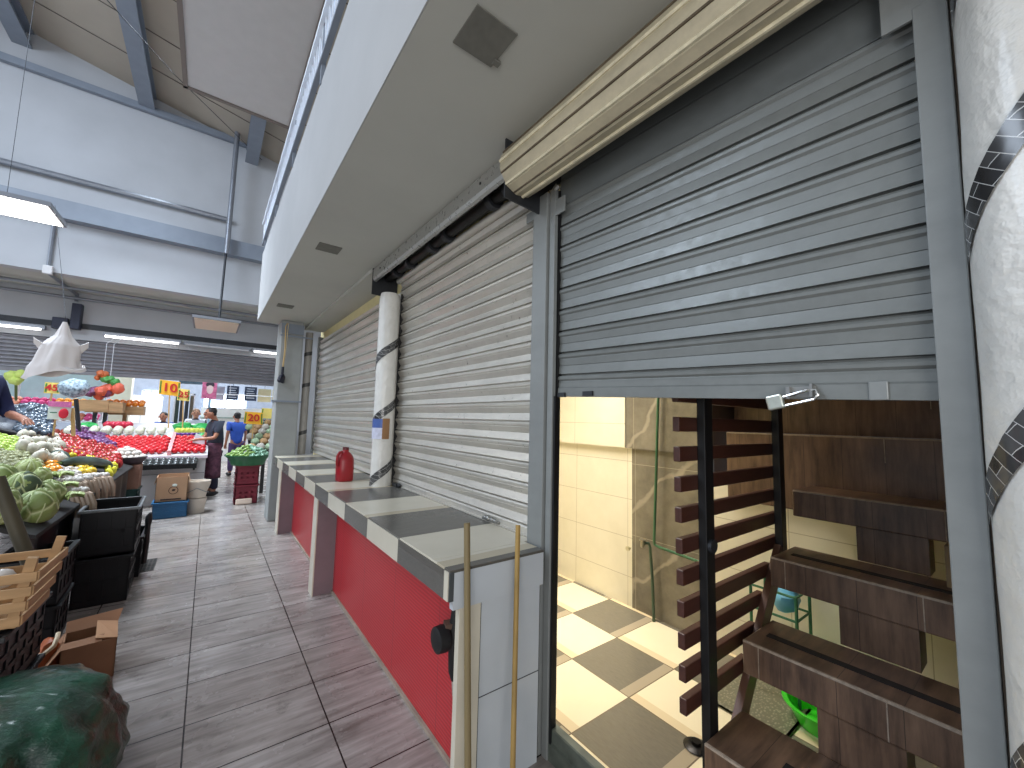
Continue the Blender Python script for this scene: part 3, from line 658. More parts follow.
# LED panel lamps
def lamp_panel(name, label, x0, x1, y0, y1, z, on, hang):
    t = thing(name, label, 'lamp', ((x0+x1)/2, (y0+y1)/2, z))
    MB().box(x0-.03, x1+.03, y0-.03, y1+.03, z, z+.05).build('frame', mat('grey_lamp_frame', (120, 122, 128), .5, .3, var=0), t)
    MB().box(x0, x1, y0, y1, z-.008, z).build('diffuser', mat('lit_diffuser', (255, 252, 246), .5, var=0, emis=9) if on else mat('unlit_diffuser', (226, 208, 186), .5, var=0), t)
    for (a, b) in hang: MB().tube([a, b], .003 if on else .025, 6).build('hanger', DARK, t)
    return t
lamp_panel('panel_lamp', 'bright rectangular lamp panel hanging at the upper left', -2.95, -1.66, 6.80, 7.42, 3.9, True, [((-2.05, 7.1, 3.95), (-2.05, 7.1, 8.0)), ((-2.6, 7.1, 3.95), (-2.6, 7.1, 8.1))])
lamp_panel('panel_lamp', 'unlit cream lamp panel hanging under the white end wall', -.34, .34, 9.25, 10.42, 3.30, False, [((.03, 9.9, 3.34), (.045, 10.2, 4.96))])
for i, (x0, x1) in enumerate(((-4.6, -2.72), (-1.9, -.62), (-.58, .72), (.75, 1.5))):
    lb = ('lamp strip at the far left over the rolled end shutter', 'brightly lit lamp strip over the middle of the end shutter', 'lamp strip behind the unlit lamp panel', 'lamp strip ending beside the column')[i]
    t = thing('strip_lamp', lb, 'lamp', ((x0+x1)/2, 11.8, 3.12))
    MB().box(x0, x1, 11.86, 11.98, 3.14, 3.22).build('housing', GALV, t)
    MB().tube([(x0+.04, 11.83, 3.13), (x1-.04, 11.83, 3.13)], .024, 8).build('tube', mat('unlit_tube', (196, 196, 200), .4, var=0) if i == 2 else mat('lit_tube', (255, 255, 255), .4, var=0, emis=3.5), t)
# rolled shutter over the opening to the hall
es = thing('rolling_shutter', 'wide dark roller shutter rolled mostly up at the end of the aisle', 'shutter', (-2, 12.1, 2.4))
n = 9; prof = []
for k in range(n): 
    z = 3.02-.075*k; prof += [(12.06, z), (12.035, z-.015), (12.03, z-.03), (12.045, z-.055), (12.06, z-.06)]
prof = [(12.09, 3.02)] + [(12.09, 2.36)] + prof[::-1]
b = MB(); b.prism(prof, -6, 1.5, 'x'); b.build('curtain', SHUTD, es)
MB().box(-6, 1.5, 12.02, 12.10, 2.30, 2.37).build('bottom_bar', SHUTD, es)
MB().box(-6, 1.5, 11.98, 12.0, 3.25, 3.36).build('box_trim', DARK, es)
tag(MB().tube([(.548, 10.4, 7.318), (-.867, 8.5, 7.216), (-1.437, 7.0, 6.851)], .006, 6).build('stay_cable', DARK), 'thin dark stay cable slanting under the roof', 'cable')
# ================================================================== STALL HELPERS
P1 = (-.8, .78, .42)
def hit1(px, py, dz=0):
    r = ray(px, py); k = P1[2]; t = (P1[1]+dz+k*P1[0]-H)/(r.z+k*r.x); return CAM+r*t
def hit2(px, py, dz=0):
    r = ray(px, py); k = .25; t = (.85+dz-k*9.2-H)/(r.z-k*r.y); return CAM+r*t
def z1(x): return P1[1]+P1[2]*(P1[0]-x)
def z2(y): return .85+.25*(y-9.2)
PROTO = {}
def proto(key, build):
    if key not in PROTO: PROTO[key] = build()
    return PROTO[key]
USED = set()
def put(key, build, p, rot, scale, label, cat, group=None):
    """first use keeps the prototype itself, later ones copy it"""
    pr = proto(key, build)
    if key not in USED:
        USED.add(key); o = pr; o.location = p; o.rotation_euler = rot; o.scale = (scale,)*3 if isinstance(scale, (int, float)) else scale
    else: o = dup(pr, p, rot, scale)
    for k in ('group',):
        if k in o.keys() and not group: del o[k]
    return tag(o, label, cat, group)
def rr(a=.4): return (random.uniform(-a, a), random.uniform(-a, a), random.uniform(0, 6.28))
def leaf(m0, c): return m0
def fruit(name, m, r=(1, 1, .92), stem=None, wob=.08, ridge=0, ramp=0, dimple=True, n=12):
    def f():
        t = bpy.data.objects.new(name, None); col.objects.link(t); WO[t.name] = Vector(); t.empty_display_size = .05
        MB().ball((0, 0, 0), r, n, 8, wob=wob, seed=len(PROTO), ridge=ridge, ramp=ramp).build('flesh', m, t, smooth=True, ang=180)
        if stem: MB().tube([(0, 0, r[2]*.9), (.05, 0, r[2]*1.12), (.12, .02, r[2]*1.25)], [.12, .08, .06], 6).build('stem', stem, t, smooth=True)
        return t
    return f
def solo(name, m, r=(1, 1, .92), wob=.08, ridge=0, ramp=0, n=10, nv=7):
    def f(): return MB().ball((0, 0, 0), r, n, nv, wob=wob, seed=len(PROTO), ridge=ridge, ramp=ramp).build(name, m, None, smooth=True, ang=180)
    def g():
        o = f(); o.location = (0, 0, 0); return o
    return g
# solo meshes are centred on their base by build(); keep their centre instead
def solo(name, m, r=(1, 1, .92), wob=.08, ridge=0, ramp=0, n=10, nv=7):
    def g():
        KEEP0.add(name); o = MB().ball((0, 0, 0), r, n, nv, wob=wob, seed=len(PROTO), ridge=ridge, ramp=ramp).build(name, m, None, smooth=True, ang=180); return o
    return g
GSTEM = mat('green_stem', (84, 112, 52), .6, var=.1)
RTOM = mat('red_tomato', (196, 22, 34), .3, var=.1); RAPP = mat('dark_red_pepper', (150, 20, 30), .35, var=.25, vs=3, c2=(186, 40, 38))
# ================================================================== NEAR STALL
BP = mat('black_plastic_crate', (17, 18, 22), .5, var=.2)
def crate(name, label, cat, m, c, w, d, h, rz=0, slots=4, rows=2, wall=.012, lip=.018, group=None, panel=True, rimm=None):
    """vented plastic crate, base centre c"""
    t = thing(name, label, cat, c, group); t.rotation_euler = (0, 0, rz)
    x, y = w/2, d/2; b = MB()
    def W(a0, a1, z0, z1, side):
        if side in '-y+y' and side[1] == 'y':
            yy = -y if side[0] == '-' else y-wall; b.box(a0, a1, yy, yy+wall, z0, z1)
        else:
            xx = -x if side[0] == '-' else x-wall; b.box(xx, xx+wall, a0, a1, z0, z1)
    for side in ('-y', '+y', '-x', '+x'):
        L = x if side[1] == 'y' else y
        W(-L, L, 0, h*.14, side); W(-L, L, h*.84, h, side)
        for r_ in range(1, rows): 
            zz = h*.14+(h*.7)*r_/rows; W(-L, L, zz-h*.045, zz+h*.045, side)
        for k in range(slots+1):
            a = -L+2*L*k/slots; W(max(-L, a-.014), min(L, a+.014), h*.14, h*.84, side)
    off = WO[t.name]; WO[t.name] = Vector()
    if panel:
        q = .007; b.box(-x+q, x-q, -y+q, -y+wall, 0, h*.95); b.box(-x+q, x-q, y-wall, y-q, 0, h*.95); b.box(-x+q, -x+wall, -y+q, y-q, 0, h*.95); b.box(x-wall, x-q, -y+q, y-q, 0, h*.95)
    b.build('wall', m, t)
    MB().box(-x, x, -y, y, 0, .012).build('bottom', m, t)
    r = MB()
    r.box(-x-lip, x+lip, -y-lip, -y, h-.022, h); r.box(-x-lip, x+lip, y, y+lip, h-.022, h); r.box(-x-lip, -x, -y, y, h-.022, h); r.box(x, x+lip, -y, y, h-.022, h)
    r.build('rim', rimm or m, t, bevel=.003)
    WO[t.name] = off
    return t
# bench of boards on crates
bn = thing('produce_stand', 'dark sloping stand under the heaps of vegetables on the left', 'stand', (-1.5, 6.0, 0))
SB = mat('dark_board', (34, 31, 31), .7, var=.2, stretch=(1, .2, 1))
for xa, ya, yb in ((-1.42, 3.9, 6.2), (-2.1, 6.2, 8.4)): MB().prism([(-.82, z1(-.82)-.035), (-.82, z1(-.82)-.01), (xa, z1(xa)-.01), (xa, z1(xa)-.035)], ya, yb).build('board', SB, bn)
for y in (4.5, 5.3, 6.3, 7.6, 8.3):
    for x in ((-.95, -1.38) if y < 6 else (-.95, -2.0)): MB().box(x-.03, x+.03, y-.03, y+.03, 0, z1(x)-.03).build('leg', SB, bn)
sk = MB(); sk.grid(lambda u, v: (-.86+.02*math.sin(u*60), 3.9+4.5*u, .08+.70*v), 90, 3); sk.build('skirt', mat('black_plastic_sheet', (22, 23, 28), .35, var=.3), bn, smooth=True)
sk = MB().box(-2.06, -.9, 8.36, 8.38, .05, .8); sk.build('end_board', SB, bn)
# cabbages
def cabbage_mat(n, c, c2):
    m, t, b, v = base(n); w = t.new('ShaderNodeTexVoronoi', feature='DISTANCE_TO_EDGE'); w.inputs['Scale'].default_value = 9; t.link(t.mapping(v, (1, 1, .45)), w.inputs['Vector'])
    c_ = t.mix(t.ramp(t.noise(v, 2.5), 0, 1, .35, .65), lin(c), lin(c2)); c_ = t.mix(t.ramp(w.outputs['Distance'], 1, 0, 0, .06), c_, lin((205, 214, 160)))
    t.link(c_, b.inputs['Base Color']); b.inputs['Roughness'].default_value = .45; t.bump(t.math('ADD', t.math('MINIMUM', t.math('MULTIPLY', w.outputs['Distance'], 2.5), .25), t.math('MULTIPLY', t.noise(v, 16, 4), .25)), .9, .03, b); return m
CB1 = cabbage_mat('cabbage_green', (112, 132, 70), (158, 172, 104)); CB2 = cabbage_mat('cabbage_pale', (150, 168, 90), (188, 200, 130)); CB3 = cabbage_mat('cabbage_dark_leaf', (52, 70, 48), (96, 116, 84))
def cabbage(label, px, py, r, m, leaf_side=None, rot=(0, 0, 0), rs=(.88, .88, 1.08)):
    p = hit1(px, py, r*.8)
    t = thing('cabbage', label, 'cabbage', p); t.rotation_euler = rot
    WO[t.name] = Vector()
    MB().ball((0, 0, 0), (r*rs[0], r*rs[1], r*rs[2]), 22, 16, wob=.14, seed=int(px)).build('head', m, t, smooth=True, ang=180)
    k = MB()
    def lf(u, v):
        a = -1.0+2.0*u; e = -.9+2.1*v; q = r*(1.04+.10*math.sin(7*u+5*v)*v)
        return (q*rs[0]*math.cos(e)*math.cos(a), q*rs[1]*math.cos(e)*math.sin(a), q*rs[2]*math.sin(e))
    k.grid(lf, 12, 12); lo = k.build('outer_leaf', m if leaf_side is None else leaf_side, t, smooth=True, ang=180); lo.rotation_euler = (0, 0, -1.2)
    MB().tube([(r*1.06*rs[0]*math.cos(e)*math.cos(-1.1+.25*e), r*1.06*rs[1]*math.cos(e)*math.sin(-1.1+.25*e), r*1.06*rs[2]*math.sin(e)) for e in (-.9, -.4, .1, .6, 1.1)], [r*.035, r*.04, r*.03, r*.022, r*.012], 6).build('midrib', mat('cabbage_rib', (204, 210, 160), .5, var=0), t, smooth=True)
    WO[t.name] = p
    return t
cabbage('large pale green cabbage with a thick midrib, nearest of the cabbages', 38, 506, .113, CB1)
cabbage('cabbage wrapped in a dark drooping leaf, left of the cabbages', 22, 488, .112, CB1, CB3, rot=(0, 0, .5))
cabbage('rounded green cabbage to the right of the cabbage with the dark leaf', 50, 494, .098, CB1, rot=(0, 0, -.5))
cabbage('small yellow-green cabbage behind the cabbage with the dark leaf', 41, 477, .08, CB2)
cabbage('bright green lettuce-like cabbage at the back of the cabbages', 26, 471, .095, CB2, rot=(0, .2, 1))
cabbage('cabbage half hidden by the leaning pole at the left edge', 0, 506, .11, CB1)
cabbage('pale cabbage at the left edge behind the leaning pole', 1, 478, .10, CB1)
for i, (px, py, lb) in enumerate(((58, 478, 'loose yellow-green leaf bunch right of the small cabbage'), (61, 489, 'loose green leaf bunch beside the brown stalks'), (66, 500, 'low leaf bunch under the brown stalks'))):
    p = hit1(px, py, .05); t = thing('leaf_bunch', lb, 'greens', p); WO[t.name] = Vector()
    for k in range(5):
        def lf(u, v, k=k): return (.10*math.cos(k*1.25)*v+.04*(u-.5)*math.sin(k), .10*math.sin(k*1.25)*v-.05*(u-.5)*math.cos(k*1.25), .07*v*(1.1-v)+.02*math.sin(u*9)+.02)
        MB().grid(lf, 6, 6).build('leaf', CB2, t, smooth=True, ang=180)
    WO[t.name] = p
# brown garlic / onion stalk bunches
STK = mat('dry_brown_stalk', (150, 124, 104), .7, var=.3, vs=3, c2=(196, 172, 150)); BULB = mat('white_onion_bulb', (204, 196, 188), .35, var=.06)
for i, (px, py) in enumerate(((74, 484), (84, 482), (93, 479), (101, 478), (79, 494))):
    p = hit1(px, py, .05)
    t = thing('onion_bunch', ['bunch of dry-stalked onions, leftmost of the bunches beside the cabbages', 'second bunch of dry-stalked onions from the cabbages', 'third bunch of dry-stalked onions from the cabbages', 'dry-stalked onion bunch at the right end, over the black crates', 'low bunch of dry-stalked onions hanging over the stand edge'][i], 'onions', p, 'onion bunches by the black crates'); WO[t.name] = Vector()
    for k in range(5):
        a = (k-2)*.03; MB().ball((a*1.1-.03, .03*(k % 2), .03), .03, 8, 6).build('bulb', BULB, t, smooth=True)
        MB().tube([(a-.02, 0, .02), (a+.02, -.04, 0), (a+.05, -.06, -.08), (a+.06, -.065, -.19)], [.014, .016, .018, .014], 6).build('stalk', STK, t, smooth=True)
    WO[t.name] = p
def heap(cols, key, build, rpx, label, cat, group, jit=.6, lift=.95, plane=hit1, rot=.5, sc_=1.):
    for px, py in cols:
        px += random.uniform(-jit, jit); py += random.uniform(-jit, jit)
        r = rpx; p = plane(px, py, r*lift)
        s_ = r*sc_*random.uniform(.88, 1.1); put(key, build, p, rr(rot), s_, label, cat, group)
# white onions, orange and yellow peppers behind the cabbages
heap([(59+3.2*i+1.6*(j % 2), 469+2.8*j+.2*i) for j in range(4) for i in range(6)], 'onion', fruit('white_onion', BULB, (1, 1, .85), STK), .036, 'loose white onion between the orange peppers and the brown stalks', 'onion', 'white onions behind the cabbages')
heap([(44+3.6*i+1.6*(j % 2), 470-1.2*i+2.6*j) for j in range(2) for i in range(4)]+[(50, 464), (54, 463)], 'orange_pepper', fruit('orange_pepper', mat('orange_pepper', (240, 150, 30), .25, var=.1, coat=.3), (1.1, .9, .9), GSTEM, ridge=4, ramp=.08), .042, 'orange pepper in the small heap behind the cabbages', 'pepper', 'orange peppers')
heap([(68, 466), (72, 464), (76, 467), (80, 469), (84, 468), (88, 468), (91, 467), (86, 472), (81, 473), (91, 471)], 'yellow_pepper', fruit('yellow_pepper', mat('yellow_pepper', (246, 206, 66), .25, var=.08, coat=.3), (1, .9, 1), GSTEM, ridge=4, ramp=.08), .045, 'yellow-orange pepper in front of the long dark squash', 'pepper', 'yellow-orange peppers')
heap([(67, 452), (70, 454), (73, 451), (76, 454), (79, 456), (82, 458), (86, 459), (91, 459), (95, 460), (100, 461), (72, 456), (105, 462)], 'yellow_fruit', fruit('yellow_pepper', mat('bright_yellow_pepper', (244, 222, 60), .25, var=.08, coat=.3), (1, .85, 1.1), GSTEM, ridge=3, ramp=.08), .05, 'bright yellow pepper in the row between the red heap and the long squash', 'pepper', 'bright yellow peppers')
heap([(108, 469), (112, 466), (110, 472), (114, 470), (115, 466)], 'banana_pepper', fruit('yellow_chilli', mat('lemon_yellow_pepper', (232, 224, 70), .25, var=.08), (.7, .7, 1.2), GSTEM), .045, 'lemon-yellow pepper at the right tip of the long squash', 'pepper', 'lemon-yellow peppers')
# long dark squash
def squash(label, a, b_, r, cat='squash'):
    A = hit1(*a, .07); B = hit1(*b_, .07); M_ = A.lerp(B, .5)+Vector((0, 0, .02))
    t = thing('long_squash', label, cat, M_); pts = [A.lerp(B, k/8)+Vector((0, 0, .03*math.sin(PI*k/8))) for k in range(9)]
    MB().tube(pts, [r*q for q in (.35, .8, .95, 1, 1, 1, .98, .85, .3)], 12).build('body', mat('dark_green_squash', (38, 54, 46), .3, var=.3, vs=4, c2=(88, 106, 96), coat=.3), t, smooth=True)
    MB().tube([pts[0], pts[0]+(pts[0]-pts[1]).normalized()*.05], .014, 6).build('stem', GSTEM, t)
squash('very long dark green squash lying across the middle of the near stall', (61, 463), (112, 466), .062)
squash('shorter dark squash end to the left of the very long squash', (52, 456), (66, 461), .06)
# white jicamas
JIC = mat('white_jicama', (190, 184, 166), .6, var=.1, vs=2, c2=(214, 208, 192))
for j in range(5):
    for i in range(7):
        px, py = 24+7.2*i+3.4*(j % 2)+random.uniform(-1.6, 1.6), 436+5.6*j+.12*i+random.uniform(-1.8, 1.8)
        if (j < 2 and px > 58) or (j > 2 and px < 38) or px > 64: continue
        put('jicama', fruit('jicama', JIC, (.92, .92, 1.3), mat('dry_root', (150, 130, 100), .8, var=.1), ridge=3, ramp=.04, n=14), hit1(px, py, .075+.03*(j in (1, 2))), rr(.5), .058*random.uniform(.8, 1.15), 'round white jicama in the heap behind the green tomatillos', 'jicama', 'white jicamas')
# green heap at the left: tomatillos above, chayotes below
GT = mat('green_tomatillo', (142, 172, 60), .35, var=.2, vs=2, c2=(186, 208, 96)); GC = mat('pale_chayote', (122, 126, 80), .5, var=.3, vs=2, c2=(176, 176, 130))
up, lo_ = [], []
for j in range(12):
    for i in range(13):
        px = i*3.6-2+1.8*(j % 2); py = 437+j*2.7+(px-4)*.20
        if px > 42 or py > 470 or (px > 20 and py < 444.5+(px-20)*.35): continue
        (up if py < 451+px*.10 else lo_).append((px, py))
heap(up, 'tomatillo', solo('tomatillo', GT, (1, 1, 1.15)), .036, 'bright green tomatillo in the heap at the left edge', 'tomatillo', 'green tomatillos', .8)
heap(lo_, 'chayote', solo('chayote', GC, (1, .9, 1.1), wob=.15), .036, 'small brownish-green chayote in the heap below the tomatillos', 'chayote', 'brownish-green chayotes', .8)
# dark red heap
pts = []
for j in range(14):
    for i in range(18):
        px = 54+i*3.9+1.9*(j % 2); py = 434+j*2.6+(px-53)*.10
        lo_y = 452+(px-60)*.22; hi_y = 435+max(0, (px-60))*.24
        if hi_y <= py <= lo_y+1 and px < 120: pts.append((px, py))
heap(pts, 'red_pepper', fruit('red_tomato', RAPP, (1, 1, 1.2), GSTEM, ridge=5, ramp=.03, n=10), .048, 'dark red tomato in the big heap on the near stall', 'tomato', 'dark red tomatoes on the near stall', .7, lift=1.2)
# band of purple onions behind the red heap
PUR = mat('purple_onion', (92, 54, 104), .4, var=.3, vs=2, c2=(128, 78, 130))
pts = [(74+i*3.6, 428+(i*i)*.11+j*2.9) for i in range(13) for j in range(4)]
heap([p for p in pts if p[0] < 116], 'purple_onion', solo('purple_onion', PUR, (1, 1, .85)), .05, 'purple onion in the band behind the dark red tomatoes', 'onion', 'purple onions', .7)
# raised back tier with dark avocados in front of crates
bt = thing('display_shelf', 'raised dark shelf at the back of the near stall holding avocados', 'shelf', (-2.2, 7.9, 0))
MB().prism([(-1.72, 1.24), (-2.6, 1.50), (-2.6, 1.48), (-1.72, 1.22)], 7.55, 8.5).build('board', SB, bt)
for x, z in ((-1.76, 1.20), (-2.55, 1.44)):
    for y in (7.6, 8.45): MB().box(x-.03, x+.03, y-.03, y+.03, 0, z).build('leg', SB, bt)
AVO = mat('dark_avocado', (34, 44, 56), .3, var=.5, vs=3, c2=(84, 100, 118), coat=.4)
for j in range(9):
    for i in range(11):
        px = 19+i*2.9+1.4*(j % 2); py = 405.5+j*3.0+abs(i-4.2)*.9
        if py < 433:
            p = ony(px, py, 7.68+.08*(8-j)); put('avocado', solo('avocado', AVO, (.75, .75, 1.15)), p, rr(1.2), .062, 'dark avocado in the heap on the raised back shelf', 'avocado', 'dark avocados on the back shelf')
hb_ = MB()
for j in range(4): hb_.ball((-2.1-.12*j, 8.0, 1.28+.05*j), (.28, .3, .16), 10, 6)
tag(hb_.build('display_bowl', mat('dark_bowl', (40, 44, 56), .5, var=.2), smooth=True), 'dark mound liner under the avocados on the back shelf', 'liner')
# price card with red apple picture on a wooden stick
pc = thing('price_card', 'white and pink price card with a red fruit picture on a wooden stick, near stall', 'price card', ony(60, 432, 7.2))
a, b2, c2_, d2 = ony(49, 401, 7.2), ony(72, 402, 7.2), ony(70, 420, 7.2), ony(47, 419, 7.2)
def card(name, m, a, b2, c2_, d2, parent, th=.012):
    k = MB(); n_ = (b2-a).cross(d2-a).normalized()*th
    vs = [k.bm.verts.new(q) for q in (a, b2, c2_, d2)]+[k.bm.verts.new(q+n_) for q in (a, b2, c2_, d2)]
    for q in ((0, 1, 2, 3), (7, 6, 5, 4), (0, 4, 5, 1), (1, 5, 6, 2), (2, 6, 7, 3), (3, 7, 4, 0)): k._f([vs[i] for i in q])
    return k.build(name, m, parent)
PW = mat('white_card', (230, 236, 228), .5, var=.04)
cw = card('card', PW, a, b2, c2_, d2, pc)
card('header', mat('pink_print', (226, 120, 180), .5, var=.25, vs=30), a+Vector((0, -.012, 0)), b2+Vector((0, -.012, 0)), b2.lerp(c2_, .3)+Vector((0, -.012, 0)), a.lerp(d2, .3)+Vector((0, -.012, 0)), cw, .004)
q = ony(63.5, 413.5, 7.18); MB().ball(q, (.042, .008, .062), 16, 8).build('fruit_picture', mat('red_print', (222, 36, 60), .5, var=.05), cw, smooth=True)
MB().box(ony(50,412,7.18).x, ony(57,412,7.18).x, 7.176, 7.182, ony(52,413,7.18).z, ony(52,412,7.18).z).build('print_lines', mat('green_print', (60, 120, 90), .5, var=0), cw)
MB().bar(ony(73.5, 436, 7.25), ony(72.5, 408, 7.25), .05, .03).build('stick', mat('pale_wood_stick', (204, 168, 110), .6, var=.15), pc)
MB().bar(ony(53, 436, 7.23), ony(57, 408, 7.23), .02, .015).build('stick', mat('pale_wood_stick', (204, 168, 110), .6, var=.15), pc)
# dark stick leaning at the left edge
a = Vector((-.93, 3.55, 1.18)); tag(MB().tube([(-.52, 3.42, .0), (-.78, 3.5, .73), ony(27, 556, 3.5), ony(0, 486, 3.55)], .026, 10).build('leaning_pole', mat('dark_olive_pole', (58, 54, 40), .6, var=.2), smooth=True), 'dark wooden pole leaning against the cabbages at the left edge', 'pole') if False else None
A_, B_ = ony(29, 562, 3.5), ony(-3, 478, 3.6); D_ = (A_-B_).normalized()
tag(MB().tube([A_+D_*((A_.z-.62)/-D_.z if D_.z else 0), A_, B_], .032, 10).build('leaning_pole', mat('dark_olive_pole', (70, 64, 46), .6, var=.2), smooth=True), 'dark wooden pole leaning against the cabbages at the left edge', 'pole')
# black crates
crate('plastic_crate', 'upper black plastic crate with a pale rim, beside the aisle', 'crate', BP, (-.605, 5.03, .385), .345, .54, .375, .03, rimm=mat('worn_grey_rim', (112, 116, 118), .5, var=.3, vs=14))
crate('plastic_crate', 'lower black plastic crate standing on the floor under the pale-rimmed crate', 'crate', BP, (-.61, 5.0, 0), .33, .56, .375, .03)
crate('plastic_crate', 'lower of two added black crates filling the dark area under the nearest cabbage', 'crate', BP, (-.86, 4.18, 0), .30, .44, .30, .05)  # this pair is added to stand in for the stand's shadow and a dark bag
crate('plastic_crate', 'upper of two added black crates filling the dark area under the nearest cabbage', 'crate', BP, (-.86, 4.18, .31), .30, .44, .30, .02)
crate('plastic_crate', 'black plastic crate behind the two stacked black crates', 'crate', BP, (-.60, 5.56, 0), .34, .48, .375, .02)
hd2 = MB().ball((-.395, 5.42, .50), (.03, .05, .08), 8, 6, wob=.3); hd2.tube([(-.40, 5.42, .45), (-.395, 5.40, .3), (-.40, 5.38, .1)], .022, 8)
tag(hd2.build('rubber_strap', BR, smooth=True), 'black strap hanging off the side of the black crates', 'strap')
# wooden crate on black crate at the left
WD = mat('pale_crate_wood', (172, 136, 96), .7, var=.2, stretch=(1, 1, 6), vs=4)
CRX, CRY = -.80, 2.62
crate('plastic_crate', 'black plastic crate under the wooden crate at the left edge', 'crate', BP, (-.88, 3.02, .30), .50, .52, .30, -.04, 5, 3)
crate('plastic_crate', 'bottom black plastic crate behind the green bag', 'crate', BP, (-.88, 3.02, 0), .50, .52, .285, -.04, 5, 3)
wc = thing('wooden_crate', 'pale slatted wooden crate on the black crates at the left edge', 'crate', (-.83, 2.97, .615)); wc.rotation_euler = (0, 0, -.03); WO[wc.name] = Vector()
wx, wy, wh = .235, .17, .24
for k in range(4):
    z = .005+.064*k; fl = 1+.06*k
    MB().box(-wx*fl, wx*fl, -wy*fl-.006, -wy*fl+.004, z, z+.041).build('slat', WD, wc, bevel=.002)
    MB().box(-wx*fl, wx*fl, wy*fl-.004, wy*fl+.006, z, z+.041).build('slat', WD, wc, bevel=.002)
    if k < 4:
        MB().box(wx*fl-.004, wx*fl+.006, -wy*fl, wy*fl, z, z+.041).build('slat', WD, wc, bevel=.002)
        MB().box(-wx*fl-.006, -wx*fl+.004, -wy*fl, wy*fl, z, z+.041).build('slat', WD, wc, bevel=.002)
for sx in (-1, 1):
    for sy in (-1, 1):
        MB().bar((sx*(wx-.03), sy*(wy-.012), .0), (sx*(wx+.02), sy*(wy+.022), .30), .035, .022, (0, 1, 0)).build('corner_post', WD, wc)
MB().box(-wx, wx, -wy, wy, 0, .008).build('bottom', WD, wc)
WO[wc.name] = Vector((-.83, 2.97, .615))
gl = MB().ball((-.84, 2.98, .79), (.09, .06, .05), 10, 8, wob=.2, seed=4); gl.ball((-.74, 3.02, .77), (.07, .05, .045), 10, 8, wob=.2, seed=8)
tag(gl.build('garlic', BULB, smooth=True), 'pale vegetable scraps inside the wooden crate', 'vegetables', kind='stuff')
# cardboard box with open flaps
CARD = mat('brown_cardboard', (150, 108, 78), .8, var=.1)
cb_ = thing('cardboard_box', 'open brown cardboard box with raised flaps on the floor behind the green bag', 'box', (-.47, 3.56, 0)); cb_.rotation_euler = (0, 0, .12); WO[cb_.name] = Vector()
b = MB(); w_, d_, h_ = .115, .13, .22; t_ = .006
b.box(-w_, w_, -d_, -d_+t_, 0, h_); b.box(-w_, w_, d_-t_, d_, 0, h_); b.box(-w_, -w_+t_, -d_, d_, 0, h_); b.box(w_-t_, w_, -d_, d_, 0, h_); b.box(-w_, w_, -d_, d_, 0, t_); b.build('body', CARD, cb_)
MB().quad((w_, -d_, h_), (w_, d_, h_), (.02, d_*.9, h_+.035), (.02, -d_*.9, h_+.02)).build('flap', mat('light_cardboard', (176, 132, 96), .8, var=.1), cb_, solid=.005)
MB().quad((-w_, d_, h_), (w_, d_, h_), (w_+.02, d_+.05, h_+.06), (-w_, d_+.04, h_+.05)).build('flap', CARD, cb_, solid=.005)
MB().quad((-w_, -d_, h_), (w_*.4, -d_, h_), (w_*.5, -d_+.05, h_+.02), (-w_, -d_+.04, h_+.02)).build('flap', CARD, cb_, solid=.005)
MB().quad((-w_, -d_, h_), (-w_, d_, h_), (-w_-.06, d_, h_-.09), (-w_-.06, -d_, h_-.09)).build('flap', CARD, cb_, solid=.005)
WO[cb_.name] = Vector((-.47, 3.56, 0))
sq = thing('squash_piece', 'orange squash piece with a pale cut rim beside the cardboard box', 'squash', (-.635, 3.55, 0))
MB().ball((-.645, 3.55, .13), (.065, .07, .13), 14, 10, wob=.25, seed=2).build('flesh', mat('orange_brown_squash', (168, 84, 40), .5, var=.3, vs=12), sq, smooth=True)
MB().tube([(-.69, 3.50, .19), (-.645, 3.475, .20), (-.61, 3.49, .23), (-.605, 3.52, .26), (-.61, 3.56, .27)], .012, 6).build('rim', mat('pale_cut_rim', (216, 196, 164), .6, var=.1), sq, smooth=True)
# green plastic bag
def bagm():
    m, t, b, v = base('green_plastic_film'); n = t.noise(v, 6, 5, .6)
    t.link(t.mix(t.ramp(n, 0, 1, .35, .65), lin((10, 40, 30)), lin((26, 84, 62))), b.inputs['Base Color']); b.inputs['Roughness'].default_value = .34; b.inputs['Coat Weight'].default_value = .5; b.inputs['Coat Roughness'].default_value = .08
    w = t.noise(t.mapping(v, (3, 9, 9), rot=(0, .5, .6)), 3, 5, .65); t.bump(w, .6, .03, b); return m
def bag_fn(u, v):
    a = 2*PI*u; s_ = math.sin(PI*min(1, v*.97+.03)); zz = -math.cos(PI*v)
    r = (max(0, s_))**.55
    P = Vector((math.cos(a)*r, math.sin(a)*r, zz)); 
    fold = .10*mnoise.noise(Vector((math.cos(a)*2.2, math.sin(a)*2.2, v*2.5)))+.055*mnoise.noise(Vector((math.cos(a)*6, math.sin(a)*6+v*4, v*7)))+.03*abs(mnoise.noise(Vector((a*5, v*12, 2))))
    fold *= .55
    x = P.x*(.36+fold); y = P.y*(.38+fold); z = .235+.235*zz*(1+.25*fold)
    x += .10*(z-.2)*-1
    if z > .3: z -= .12*max(0, -math.cos(a-2.6))*0; 
    z = max(.002, z)
    return (-.545+x, 2.50+y, z)
gbag = thing('plastic_bag', 'big dark green plastic bag slumped on the floor at the lower left', 'bag', (-.545, 2.5, 0))
MB().grid(bag_fn, 72, 44).build('body', bagm(), gbag, smooth=True, ang=180)
def neck(u, v):
    a = 2*PI*u; r = .15*(1-.55*v)*(1+.3*mnoise.noise(Vector((math.cos(a)*3, math.sin(a)*3, v*3))))
    return (-.72-.32*v+.3*r*math.cos(a), 2.42+.02*v+r*math.sin(a), .34+.02*v+r*.6*math.cos(a)+.0)
